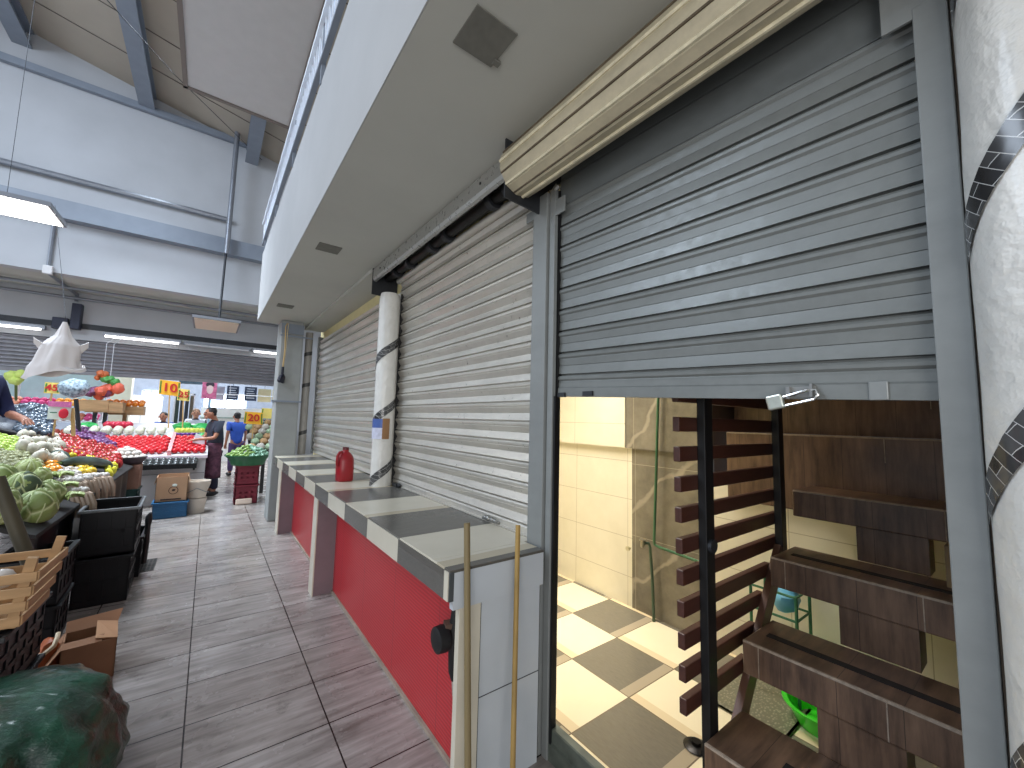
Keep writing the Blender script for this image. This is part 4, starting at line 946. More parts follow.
MB().grid(neck, 30, 14).build('neck', bagm(), gbag, smooth=True, ang=180)
# floor drain
dr = thing('floor_drain', 'rectangular metal drain grate in the aisle floor', 'drain', (-.46, 5.68, 0))
MB().box(-.60, -.325, 5.45, 5.87, .0005, .004).build('frame', mat('dark_drain_frame', (70, 64, 60), .6, .3, var=.2), dr)
b = MB()
for i in range(9):
    for j in range(3): b.box(-.59+.03*i, -.572+.03*i, 5.47+.135*j, 5.575+.135*j, .004, .006)
b.build('grate', mat('drain_slots', (26, 24, 24), .7, var=0), dr)
# hanging white bag
hbg = thing('carrier_bag', 'white plastic carrier bag hanging over the near stall', 'bag', (-1.15, 5.5, 1.9))
WB = mat('white_thin_plastic', (222, 216, 214), .4, var=.06, vs=5)
cen = [ony(65, 322, 5.5), ony(64, 336, 5.5), ony(62, 345, 5.5), ony(57, 360, 5.5), ony(55, 374, 5.5)]; wid = [.014, .055, .12, .145, .185]
def hb3(u, v):
    k = v*4; i = min(3, int(k)); f = k-i; c = cen[i].lerp(cen[i+1], f); w_ = wid[i]*(1-f)+wid[i+1]*f; a = 2*PI*u
    q = w_*(1+.22*mnoise.noise(Vector((math.cos(a)*3, math.sin(a)*3, v*2.5))))
    return (c.x+q*math.cos(a), c.y+q*.38*math.sin(a), c.z+.05*math.cos(a)*(1 if v > .9 else 0)+.02*math.sin(a*3)*v)
MB().grid(hb3, 48, 28).build('body', WB, hbg, smooth=True, ang=180)
for sgn in (-1, 1):
    e = cen[2]+Vector((sgn*.15, 0, -.01)); MB().grid(lambda u, v: (e.x+sgn*(.075*v)-.05*sgn, e.y-.03+.03*u, e.z+.045*v-.10*u*(1-.75*v)+.02*math.sin(6*u)), 8, 6).build('handle_ear', WB, hbg, smooth=True, ang=180)
MB().tube([cen[0], cen[0]+Vector((0, 0, .05)), (-1.60, 6.79, 3.93)], .0022, 5).build('string', DARK, hbg)
# ================================================================== FAR STALL WITH RED TOMATOES
s2t = thing('produce_stand', 'white fronted stand of red tomatoes at the end of the aisle', 'stand', (-.6, 9.8, 0))
FW = mat('white_stand_front', (206, 204, 206), .5, var=.05)
MB().box(-2.0, .02, 9.18, 9.24, .0, .80).build('front_panel', FW, s2t)
MB().box(-2.0, .02, 9.24, 9.26, .0, .70).build('kick_board', FW, s2t)
MB().box(-2.0, .015, 9.170, 9.18, .50, .515).build('panel_joint', mat('grey_joint', (150, 150, 152), .6, var=0), s2t)
MB().box(-.0, .02, 9.24, 11.2, .0, .80).build('side_panel', FW, s2t)
b = MB(); b.prism([(9.16, z2(9.16)-.07), (11.25, z2(11.25)-.07), (11.25, z2(11.25)-.03), (9.16, z2(9.16)-.03)], -2.0, .04, 'x'); b.build('board', FW, s2t)
MB().bar((-2.0, 9.15, z2(9.15)-.045), (.04, 9.15, z2(9.15)-.045), .02, .05).build('edge_lip', mat('pale_pink_edge', (222, 204, 212), .4, var=0), s2t)
pts = []
for j in range(9):
    for i in range(30):
        x = -2.0+.098*i+.049*(j % 2); y = 9.30+.098*j
        if x < .0: pts.append((x, y))
for (x, y) in pts:
    if abs(x+.5) < .035: continue
    put('display_tomato', fruit('red_tomato', RTOM, (1, 1, .85), None), (x, y, z2(y)+.022), rr(.3), .051*random.uniform(.95, 1.05), 'bright red tomato in the neat rows of the far white stand', 'tomato', 'bright red tomatoes in rows on the far stand')
dv = MB().bar((-.5, 9.2, z2(9.2)+.0), (-.5, 10.3, z2(10.3)+.0), .05, .12); tag(dv.build('divider_board', mat('pink_board', (222, 150, 150), .6, var=.1)), 'pinkish divider board between the two red tomato beds', 'divider')
# produce behind the tomatoes
WON = mat('white_radish', (222, 222, 200), .4, var=.06); GRP = mat('bright_green_bag', (60, 190, 96), .4, var=.2, vs=4)
for i in range(9):
    for j in range(2): put('far_onion', solo('white_onion', WON), (-1.95+.155*i, 10.40+.12*j, z2(10.4)+.05+.03*j), rr(), .07, 'white onion in the row behind the red tomatoes', 'onion', 'white onions on the far stand')
for i in range(5):
    put('radish', solo('red_radish', mat('pink_red_radish', (204, 44, 72), .4, var=.1)), (-1.50+.07*i, 10.66+.02*(i % 2), z2(10.66)+.09), rr(), .075, 'pinkish red radish behind the white onions', 'radish', 'radishes on the far stand')
for i in range(6):
    put('far_yellow', solo('yellow_squash', mat('yellow_green_squash', (214, 214, 90), .4, var=.1)), (-.46+.075*i, 10.44, z2(10.44)+.05), rr(), .06, 'yellow-green squash behind the right bed of tomatoes', 'squash', 'yellow-green squashes')
for i in range(7):
    put('far_purple', solo('eggplant', mat('purple_eggplant', (92, 48, 128), .25, var=.15), (.6, 1.5, .6)), (-.46+.07*i, 10.24, z2(10.24)+.035), (0, 0, 1.2), .05, 'purple eggplant above the right bed of tomatoes', 'eggplant', 'purple eggplants')
for i, (x, y, z, s_, lb) in enumerate(((-.40, 10.8, 1.28, .16, 'bright green plastic bag, left of the two behind the yellow squashes'), (-.12, 10.85, 1.26, .17, 'bright green plastic bag beside the man, behind the yellow squashes'), (-.07, 10.2, 1.12, .10, 'small bright green bag just left of the man in the dark shirt'), (-1.78, 10.75, 1.27, .14, 'green leafy bag behind the white onions'))):
    tag(MB().ball((x, y, z), (s_, s_*.7, s_*.55), 14, 9, wob=.35, seed=i).build('plastic_bag', GRP, smooth=True), lb, 'bag')
pb_ = MB().prism([(-.20, 1.02), (-.02, .97), (-.02, 1.10), (-.16, 1.20)], 9.55, 9.57); tag(pb_.build('paper_sheet', mat('white_paper', (226, 228, 236), .6, var=.03)), 'white paper sheet lying on the tomatoes in front of the man', 'paper')
# black tray of dark fruit hung on the white front
tr = thing('black_tray', 'black tray of dark fruit along the front edge of the red tomato stand', 'tray', (-.52, 9.0, .66))
b = MB().prism([(8.86, .70), (8.90, .62), (9.15, .62), (9.17, .78), (9.15, .78), (9.13, .64), (8.92, .64), (8.88, .70)], -.95, -.1, 'x'); b.build('body', BP, tr)
MB().box(-.93, -.90, 8.95, 9.16, .58, .62).build('bracket', DARK, tr); MB().box(-.15, -.12, 8.95, 9.16, .58, .62).build('bracket', DARK, tr)
for i in range(10):
    for j in range(3): put('zapote', solo('dark_fruit', mat('black_green_fruit', (38, 40, 44), .25, var=.5, vs=2, c2=(78, 84, 84), coat=.5)), (-.88+.082*i, 8.95+.08*j, .69+.03*j), rr(), .05, 'dark round fruit in the black tray', 'fruit', 'dark fruit in the black tray')
# bowl of white eggs on a carton on a green crate
gcr = crate('plastic_crate', 'dark green plastic crate under the brown carton and the bowl of white onions', 'crate', mat('dark_teal_plastic', (40, 74, 70), .5, var=.15), (-.93, 8.25, 0), .36, .36, .44, 0, 4, 3)
cx = thing('cardboard_box', 'brown carton with white print between the bowl of white onions and the green crate', 'box', (-.93, 8.25, .44))
MB().box(-1.09, -.75, 8.08, 8.42, .441, .79).build('body', mat('brown_red_carton', (150, 112, 96), .8, var=.12), cx); MB().box(-1.02, -.86, 8.074, 8.08, .73, .76).build('print', PW, cx); MB().box(-1.0, -.9, 8.074, 8.08, .60, .63).build('print', PW, cx)
bw = thing('bowl', 'dark wide bowl heaped with white onions beside the tomato stand', 'bowl', (-.93, 8.25, .79))
MB().lathe((-.93, 8.25, .792), [(.15, 0), (.19, .02), (.235, .09), (.24, .11), (.225, .11), (.18, .03), (0, .03)], 24).build('body', mat('dark_basket', (72, 62, 70), .6, var=.2), bw, smooth=True)
for lay, (nn, rad, zz) in enumerate(((16, .19, .895), (11, .135, .95), (6, .07, .99), (1, 0, 1.02))):
    for k in range(nn):
        a = 2*PI*k/nn+lay*.4; put('bowl_onion', solo('white_onion', BULB, (1, 1, .9)), (-.93+rad*math.cos(a), 8.25+rad*math.sin(a), zz), rr(), .042, 'small white onion heaped in the wide dark bowl', 'onion', 'white onions in the bowl')
# blue crate, carton, buckets
crate('plastic_crate', 'blue plastic crate on the floor in front of the white stand', 'crate', mat('blue_plastic', (44, 104, 150), .45, var=.12), (-.36, 8.12, 0), .40, .34, .235, .02, 4, 3)
cx = thing('cardboard_box', 'open brown carton with a round logo standing on the blue crate', 'box', (-.36, 8.14, .24)); WO[cx.name] = Vector()
C2 = mat('tan_carton', (186, 148, 116), .8, var=.06); b = MB(); w_, d_, h_ = .185, .15, .36
b.box(-w_, w_, -d_, -d_+.006, 0, h_); b.box(-w_, w_, d_-.006, d_, 0, h_+.02); b.box(-w_, -w_+.006, -d_, d_, 0, h_); b.box(w_-.006, w_, -d_, d_, 0, h_); b.box(-w_, w_, -d_, d_, 0, .006); b.build('body', C2, cx)
INK = mat('dark_ink', (60, 44, 40), .8, var=0)
for sgn in (-1, 1): MB().quad((sgn*w_, -d_, h_), (sgn*w_, d_, h_), (sgn*(w_+.02), d_, h_-.1), (sgn*(w_+.02), -d_, h_-.1)).build('flap', C2, cx, solid=.005)
lg = MB()
for k in range(20):
    a0, a1 = 2*PI*k/20, 2*PI*(k+1)/20; lg.quad(*[(.02+r_*math.cos(a), -d_-.002, .16+r_*math.sin(a)) for r_, a in ((.05, a0), (.05, a1), (.058, a1), (.058, a0))])
lg.quad((0, -d_-.002, .15), (.035, -d_-.002, .15), (.045, -d_-.002, .175), (.01, -d_-.002, .18)); lg.build('round_logo', INK, cx)
MB().box(-.12, .12, -d_-.003, -d_, .022, .04).build('print_line', INK, cx); MB().ball((.03, -d_, .235), (.03, .004, .022), 10, 6).build('white_spot', PW, cx)
WO[cx.name] = Vector((-.36, 8.14, .24))
CRM = mat('cream_plastic_bucket', (216, 204, 190), .4, var=.08)
bk1 = thing('bucket', 'cream bucket with a cloth over its rim beside the blue crate', 'bucket', (-.06, 8.22, 0))
MB().lathe((-.06, 8.22, 0), [(.115, 0), (.13, .18), (.14, .2), (.14, .23), (.125, .23), (.115, .03), (0, .03)], 24).build('body', CRM, bk1, smooth=True)
bk1t = thing('bucket', 'second cream bucket nested on top of the first beside the blue crate', 'bucket', (-.06, 8.22, .2))
MB().lathe((-.06, 8.22, .235), [(.12, 0), (.135, .10), (.17, .20), (.172, .26), (.155, .26), (.13, .10), (0, .05)], 24).build('body', CRM, bk1t, smooth=True)
MB().tube([(-.06+.15*math.cos(a), 8.22+.15*math.sin(a)-.02, .40-.09*abs(math.cos(a))) for a in [PI+k*PI/10 for k in range(11)]], .006, 6).build('handle', mat('grey_wire', (150, 150, 150), .4, .6, var=0), bk1t)
# red crates with green tub
RC_ = mat('maroon_plastic', (118, 28, 46), .5, var=.15)
crate('plastic_crate', 'upper maroon plastic crate directly under the green tub', 'crate', RC_, (.63, 8.72, .335), .34, .36, .33, 0, 4, 3)
crate('plastic_crate', 'lower maroon plastic crate standing on the floor under the green tub', 'crate', RC_, (.63, 8.72, 0), .34, .36, .33, 0, 4, 3)
sb = MB().box(.48, .72, 8.49, 8.54, .0, .10, rot=(-.25, 0, 0)); tag(sb.build('soap_block', mat('pale_board', (222, 200, 184), .6, var=.05), bevel=.02), 'pale rounded board propped against the lower maroon crate', 'board')
tb = thing('plastic_tub', 'round dark green tub full of green peppers on the maroon crates', 'tub', (.63, 8.72, .665))
MB().lathe((.63, 8.72, .667), [(.25, 0), (.29, .10), (.34, .15), (.36, .165), (.36, .18), (.33, .17), (.24, .03), (0, .03)], 32).build('body', mat('dark_green_plastic', (36, 98, 62), .4, var=.1), tb, smooth=True)
GPE = mat('green_chilli', (96, 140, 62), .3, var=.3, vs=2, c2=(160, 186, 110)); GPE2 = mat('blue_green_chilli', (84, 138, 112), .3, var=.3, vs=2, c2=(160, 196, 170))
for lay, (nn, rad, zz) in enumerate(((22, .29, .85), (18, .235, .89), (14, .17, .935), (9, .10, .965), (4, .04, .99))):
    for k in range(nn):
        a = 2*PI*k/nn+lay*.3; x = .63+rad*math.cos(a)
        if math.sin(a) > .75 and lay < 2: continue
        if x < .66: put('chilli_a', solo('green_chilli', GPE, (1.9, .8, .8)), (x, 8.72+rad*math.sin(a), zz), rr(.7), .034, 'yellow-green chilli on the left half of the green tub', 'chilli', 'yellow-green chillies in the tub')
        else: put('chilli_b', solo('green_chilli', GPE2, (1.9, .8, .8)), (x, 8.72+rad*math.sin(a), zz), rr(.7), .034, 'bluish green chilli on the right half of the green tub', 'chilli', 'bluish green chillies in the tub')
# melon stall behind the tub
ms = thing('produce_stand', 'stand of melons behind the green tub of chillies', 'stand', (1.05, 10.2, 0))
b = MB().prism([(9.5, .80), (11.2, 1.45), (11.2, 1.41), (9.5, .76)], .70, 1.45, 'x'); b.build('board', SB, ms)
for x in (.95, 1.4):
    for y, z in ((9.56, .77), (11.1, 1.37)): MB().box(x-.03, x+.03, y-.03, y+.03, 0, z).build('leg', SB, ms)
MEL = (mat('tan_melon', (190, 152, 110), .6, var=.2, vs=5), mat('grey_white_melon', (196, 190, 180), .6, var=.15), mat('pale_green_melon', (170, 196, 160), .5, var=.2))
for j in range(6):
    for i in range(5):
        y = 9.62+.24*j; x = .74+.15*i+.07*(j % 2); z = .80+.382*(y-9.5)+.07; q = (i+j*2) % 3
        lbl = ('tan netted melon on the stand behind the chilli tub', 'greyish white melon on the stand behind the chilli tub', 'pale green melon on the stand behind the chilli tub')[q]
        put('melon%d' % q, solo('melon', MEL[q]), (x, y, z), rr(), .082, lbl, 'melon', ('tan melons', 'greyish white melons', 'pale green melons')[q])
# price signs
YEL = mat('orange_yellow_card', (248, 184, 44), .5, var=.06); REDI = mat('red_ink', (196, 34, 30), .5, var=0); PYE = mat('pale_yellow_card', (246, 222, 120), .5, var=.1); GRI = mat('green_ink', (70, 130, 50), .5, var=0)
def sign(label, body, m, y, px0, py0, px1, py1, foot, tilt=0, size=.8):
    a, b2, c2_, d2 = ony(px0, py0, y), ony(px1, py0+tilt, y), ony(px1-.6, py1+tilt, y), ony(px0-1.5, py1, y)
    t = thing('price_sign', label, 'price sign', ony((px0+px1)/2, foot, y))
    c = card('card', m, a, b2, c2_, d2, t, .01); mid = (a+b2+c2_+d2)/4; hh = (a-d2).length
    if body: text('price', body, REDI, c, mid+Vector((.0, -.016, 0)), hh*size, b2-a, (0, 0, 1), .004, 1.05)
    e = MB(); e.bar(a+Vector((.02, -.004, -.02)), d2+Vector((.02, -.004, .02)), .02, .008, (0, 1, 0)); e.bar(b2+Vector((-.02, -.004, -.02)), c2_+Vector((-.02, -.004, .02)), .02, .008, (0, 1, 0)); e.build('green_border', GRI, c)
    MB().bar((d2+c2_)/2+Vector((-.0, .02, .05)), ony((px0+px1)/2-2, foot, y+.05), .03, .02).build('stick', mat('pale_wood_stick', (204, 168, 110), .6, var=.15), t)
sign('orange price sign reading 10 over the far tomato stand', '10', YEL, 10.55, 160, 379.5, 180.5, 394, 428, 2.6)
sign('smaller pale price sign reading 25 beside the orange 10 sign', '25', PYE, 10.5, 178.5, 388.5, 190, 400, 432, 1.2, .7)
sign('orange price sign reading 20 over the melons behind the green tub', '20', YEL, 9.9, 245, 411.5, 263, 423.5, 440, 1.2)
sign('yellow price sign partly hidden by the column, over the melons', '', PYE, 10.6, 262, 408, 274, 418, 436, .8, .7)
sign('pink and yellow price card reading 45 behind the dark avocados', '45', mat('yellow_pink_card', (236, 210, 110), .5, var=.3, vs=12), 10.2, 45, 382, 60, 393, 402, .8, .8)
# ================================================================== HALL BEYOND THE END SHUTTER
struct(MB().box(-9, 6, 21, 21.1, 0, 6).build('wall_end', mat('grey_blue_hall_wall', (132, 140, 154), .8, var=.1)))
struct(MB().box(-9, 6, 12.2, 21.1, 5.6, 5.7).build('ceiling', SOFF))
struct(MB().box(-1.98, -1.62, 14.0, 14.36, 0, 5.6).build('column', mat('cream_column', (226, 220, 200), .7, var=.04)))
LBLUE = mat('light_blue_metal', (146, 184, 208), .5, .1, var=.06)
aw = thing('awning', 'light blue metal awning edge over the far white shop counter', 'awning', (1.0, 16, 2.5))
MB().prism([(15.6, 2.52), (15.6, 2.68), (16.3, 2.86), (16.3, 2.80), (15.64, 2.62), (15.64, 2.52)], -.2, 3.2, 'x').build('canopy', LBLUE, aw)
for x in (.0, 3.0): MB().box(x-.04, x+.04, 16.2, 16.28, 0, 2.8).build('post', LBLUE, aw)
NAVY = mat('dark_menu_board', (48, 60, 82), .6, var=.15); CHALK = mat('chalk_marks', (206, 214, 224), .6, var=.2)
for i, (x0, x1, lb) in enumerate(((.42, .74, 'left dark menu board hanging under the light blue awning'), (.90, 1.24, 'right dark menu board hanging under the light blue awning'))):
    t = thing('menu_board', lb, 'menu board', (x0, 15.9, 2.0)); b_ = MB().box(x0, x1, 15.9, 15.93, 2.0, 2.46).build('board', NAVY, t)
    k = MB()
    for r_ in range(5): k.box(x0+.05, x1-.06-.03*(r_ % 2), 15.893, 15.9, 2.08+.075*r_, 2.105+.075*r_)
    k.build('chalk_lines', CHALK, b_)
    MB().tube([((x0+x1)/2, 15.92, 2.46), ((x0+x1)/2, 15.92, 2.62)], .006, 5).build('hook', DARK, t)
for i, (x0, x1, lb) in enumerate(((1.28, 1.66, 'cream notice panel right of the dark menu boards'), (1.70, 2.1, 'cream notice panel nearest the column under the awning'), (-.02, .36, 'greyish notice panel left of the dark menu boards'))):
    t = thing('notice_panel', lb, 'notice panel', (x0, 15.95, 1.98)); MB().box(x0, x1, 15.95, 15.98, 1.98, 2.42).build('panel', mat('cream_panel', (222, 208, 164), .6, var=.08) if i < 2 else mat('pale_grey_panel', (180, 176, 188), .6, var=.15), t)
    MB().tube([((x0+x1)/2, 15.97, 2.42), ((x0+x1)/2, 15.97, 2.66)], .006, 5).build('hook', DARK, t)
rb = MB().bar((-.1, 15.7, 2.17), (2.6, 15.7, 2.17), .025, .025); rb.bar((.5, 15.7, 2.17), (.5, 15.7, 2.6), .015, .015); rb.bar((2.2, 15.7, 2.17), (2.2, 15.7, 2.6), .015, .015)
tag(rb.build('hanging_rail', WHM), 'thin white rail across the menu boards', 'rail')
fc = thing('shop_counter', 'white glass-fronted counter under the light blue awning', 'counter', (1.0, 16.6, 0))
MB().box(-.2, 3, 16.3, 17.2, 0, 1.0).build('base', mat('white_counter', (232, 232, 232), .4, var=.03), fc); MB().box(-.2, 3, 16.35, 17.1, 1.0, 1.75).build('display_case', mat('white_display', (240, 240, 236), .3, var=.04), fc)
MB().box(-.22, 3.02, 16.25, 17.2, 1.40, 1.44).build('shelf_edge', mat('grey_green_shelf', (150, 168, 160), .5, var=.1), fc)
bs = thing('shop_counter', 'white cabinet standing in for the bright opening between the tomato stand and the column', 'cabinet', (-1.5, 16.5, 0))
MB().box(-2.05, -1.2, 16.3, 17.0, 0, 2.05).build('body', mat('white_cabinet', (244, 244, 244), .35, var=.02), bs); MB().box(-1.63, -1.62, 16.29, 16.3, .1, 2.0).build('door_gap', mat('pale_grey_gap', (190, 196, 206), .5, var=0), bs)  # near-white body added in place of a bright opening in the hall
pk_ = MB().box(-.2, .14, 14.5, 14.53, 1.98, 2.5); pko = thing('poster', 'pink poster with a pale oval picture above the man in the dark shirt', 'poster', (-.03, 14.5, 1.98))
pk_.build('sheet', mat('pink_poster', (206, 110, 150), .6, var=.35, vs=9), pko); MB().ball((-.02, 14.5, 2.26), (.08, .008, .15), 12, 8).build('pale_oval', mat('pale_print', (232, 206, 206), .6, var=.1), pko); MB().ball((-.02, 14.5, 2.38), (.1, .006, .08), 12, 8).build('dark_print', mat('dark_print', (60, 50, 64), .6, var=0), pko)
MB().tube([(-.03, 14.54, 0), (-.03, 14.54, 2.0)], .015, 6).build('stand_pole', WHM, pko)
tag(MB().prism([(15.2, 2.42), (15.2, 2.78), (15.6, 2.78), (15.6, 2.42)], -.75, .0, 'x').build('shop_fascia', mat('dark_teal_fascia', (52, 74, 88), .6, var=.15)), 'dark teal shop fascia between the 10 sign and the light blue awning', 'fascia')
gr_ = thing('goods_rack', 'rack of dark hanging goods behind the 25 sign', 'rack', (-.55, 14.6, 0))
for x in (-.78, -.36): MB().box(x-.02, x+.02, 14.6, 14.64, 0, 2.1).build('post', WHM, gr_)
MB().box(-.8, -.34, 14.6, 14.64, 2.06, 2.1).build('rail', WHM, gr_)
for k, c in enumerate(((44, 58, 54), (60, 60, 62), (36, 44, 52), (92, 84, 70))): MB().box(-.76+.105*k, -.68+.105*k, 14.58, 14.68, 1.25+.06*(k % 2), 2.05).build('hanging_cloth', mat('dark_goods_%d' % k, c, .8, var=.2), gr_, bevel=.02)
wr_ = thing('shop_cabinet', 'tall grey cabinet beside the cream column in the hall', 'cabinet', (-1.3, 17.5, 0)); MB().box(-2.7, -2.15, 17.4, 17.9, 0, 2.3).build('body', mat('mauve_grey_cabinet', (150, 140, 156), .6, var=.15), wr_); MB().box(-2.44, -2.42, 17.39, 17.4, .1, 2.2).build('door_gap', DARK, wr_)
# grocery shelves behind the near stall
gs = thing('market_shelves', 'white market shelves of fruit behind the near stall', 'shelves', (-3.0, 13.0, 0))
for z in (.95, 1.30, 1.62): MB().box(-4.6, -1.95, 12.7, 13.3, z, z+.03).build('shelf', WHM, gs)
for x in (-4.55, -3.3, -2.0): MB().box(x-.03, x+.03, 13.2, 13.3, 0, 2.3).build('post', WHM, gs)
MB().box(-4.6, -1.95, 13.28, 13.32, 1.65, 2.55).build('back_panel', mat('pale_cyan_panel', (196, 226, 232), .5, var=.06), gs)
cols_ = [((222, 150, 120), 'peach'), ((210, 70, 130), 'guava'), ((236, 160, 60), 'orange'), ((96, 150, 80), 'lime'), ((228, 120, 100), 'papaya'), ((150, 70, 110), 'plum')]
nm = ('peach-coloured fruit on the market shelves behind the near stall', 'pink fruit on the market shelves behind the near stall', 'orange on the market shelves behind the near stall', 'green fruit on the market shelves behind the near stall', 'coral papaya on the market shelves behind the near stall', 'plum on the market shelves behind the near stall')
for zi, z in enumerate((.98, 1.33, 1.65)):
    for i in range(22):
        q = (i//4+zi*2) % 6; c, n_ = cols_[q]
        for j in range(2):
            put('shelf_%s' % n_, solo(n_, mat('fruit_%s' % n_, c, .4, var=.12)), (-4.5+.118*i, 12.82+.13*j, z+.055+.06*j), rr(), .062, nm[q], 'fruit', ('peach-coloured fruit', 'pink fruit', 'oranges', 'green fruit', 'coral papayas', 'plums')[q]+' on the market shelves')
bv = MB()
for k in range(3): bv.ball((-2.2+.12*k, 12.6, 1.7+.05*(k % 2)), (.12, .05, .16), 10, 7, wob=.4, seed=k)
fl_ = thing('balloon_bunch', 'pale yellow-green bouquet at the left above the fruit shelves', 'bouquet', ony(18, 378, 11.8))
for k, (px, py) in enumerate(((12, 376), (20, 375), (16, 380))): MB().ball(ony(px, py, 11.8), .10, 10, 8, wob=.3, seed=k).build('bloom', mat('pale_green_bloom', (206, 226, 120), .6, var=.15), fl_, smooth=True)
MB().tube([ony(16, 380, 11.8), ony(16, 400, 12.7)], .02, 6).build('stem', GSTEM, fl_)
grb = thing('net_bag', 'net bag of dusky blue plums on a stand behind the price card', 'bag', ony(75, 400, 9.6))
b = MB(); 
MB().ball(ony(75, 388, 9.6), (.19, .15, .15), 20, 14, wob=.2).build('bag', mat('blue_net', (84, 110, 134), .4, var=.5, vs=26, c2=(196, 216, 226), bump=.8, bs=26), grb, smooth=True)
MB().tube([ony(76, 399, 9.6), (-1.62, 9.6, .8), (-1.62, 9.6, 0)], .03, 6).build('stand', DARK, grb)
for i, (px, py, nm_, c, rr_, lb) in enumerate(((98, 390, 'plum_box', (132, 80, 118), .20, 'heap of mauve fruit behind the blue net bag'), (108, 392, 'papaya_heap', (232, 110, 84), .26, 'heap of cut coral papaya right of the mauve fruit'), (103, 376, 'fruit_ornament', (206, 110, 64), .14, 'orange-brown ornament hanging over the papaya'), (110, 380, 'leaf_ornament', (84, 160, 84), .16, 'green leafy ornament hanging over the papaya'))):
    p = ony(px, py, 11.2); t = thing(nm_, lb, 'fruit' if i < 2 else 'ornament', p)
    for k in range(5): MB().ball(p+Vector((random.uniform(-1, 1)*rr_*.6, random.uniform(-.3, .3)*rr_, random.uniform(-.5, .5)*rr_*.7)), rr_*random.uniform(.35, .5), 10, 7, wob=.3, seed=k).build('piece', mat('pc_%d' % i, c, .5, var=.2), t, smooth=True)
    if i < 2: MB().box(p.x-rr_, p.x+rr_, 11.0+.012*i, 11.4, p.z+.013*i-.32*1-.1, p.z-.2).build('tray', WD, t); MB().box(p.x-.03, p.x+.03, 11.17, 11.23, 0, p.z-.4).build('leg', DARK, t)
    else: MB().tube([p+Vector((0, 0, .05)), (p.x, 11.2, 2.9), (p.x, 11.95, 3.13)], .006, 5).build('cord', WHM, t)
ofr = thing('wooden_crate', 'wooden crate of oranges by the cream column behind the tomato stand', 'crate', ony(125, 412, 11.6))
a = ony(125, 412, 11.6); MB().box(a.x-.30, a.x+.30, 11.45, 11.8, a.z-.06, a.z+.12).build('box', WD, ofr); MB().box(a.x-.03, a.x+.03, 11.6, 11.66, 0, a.z-.06).build('leg', WD, ofr)
for i in range(6):
    for j in range(2): put('orange_o', solo('orange', mat('orange_peel', (240, 140, 40), .4, var=.08)), (a.x-.25+.10*i, 11.52+.11*j, a.z+.16+.05*j), rr(), .055, 'orange in the wooden crate by the cream column', 'orange', 'oranges in the crate by the column')
# ================================================================== PEOPLE
def skin(name, verts, edges, radii, m, parent, root=0, sub=1):
    me = bpy.data.meshes.new(name); me.from_pydata([Vector(v) for v in verts], edges, []); o = bpy.data.objects.new(name, me); col.objects.link(o)
    o.modifiers.new('skin', 'SKIN').use_smooth_shade = True
    for i, sv in enumerate(me.skin_vertices[0].data):
        r = radii[i]; sv.radius = (r, r) if isinstance(r, (int, float)) else r; sv.use_root = (i == root)
    if sub: k = o.modifiers.new('sub', 'SUBSURF'); k.levels = sub; k.render_levels = sub
    bpy.context.view_layer.update()
    me2 = bpy.data.meshes.new_from_object(o.evaluated_get(bpy.context.evaluated_depsgraph_get())); bpy.data.objects.remove(o)
    me2.materials.clear(); me2.materials.append(m)
    o2 = bpy.data.objects.new(name, me2); col.objects.link(o2)
    for p in me2.polygons: p.use_smooth = True
    if parent: o2.parent = parent
    WO[o2.name] = Vector(); return o2
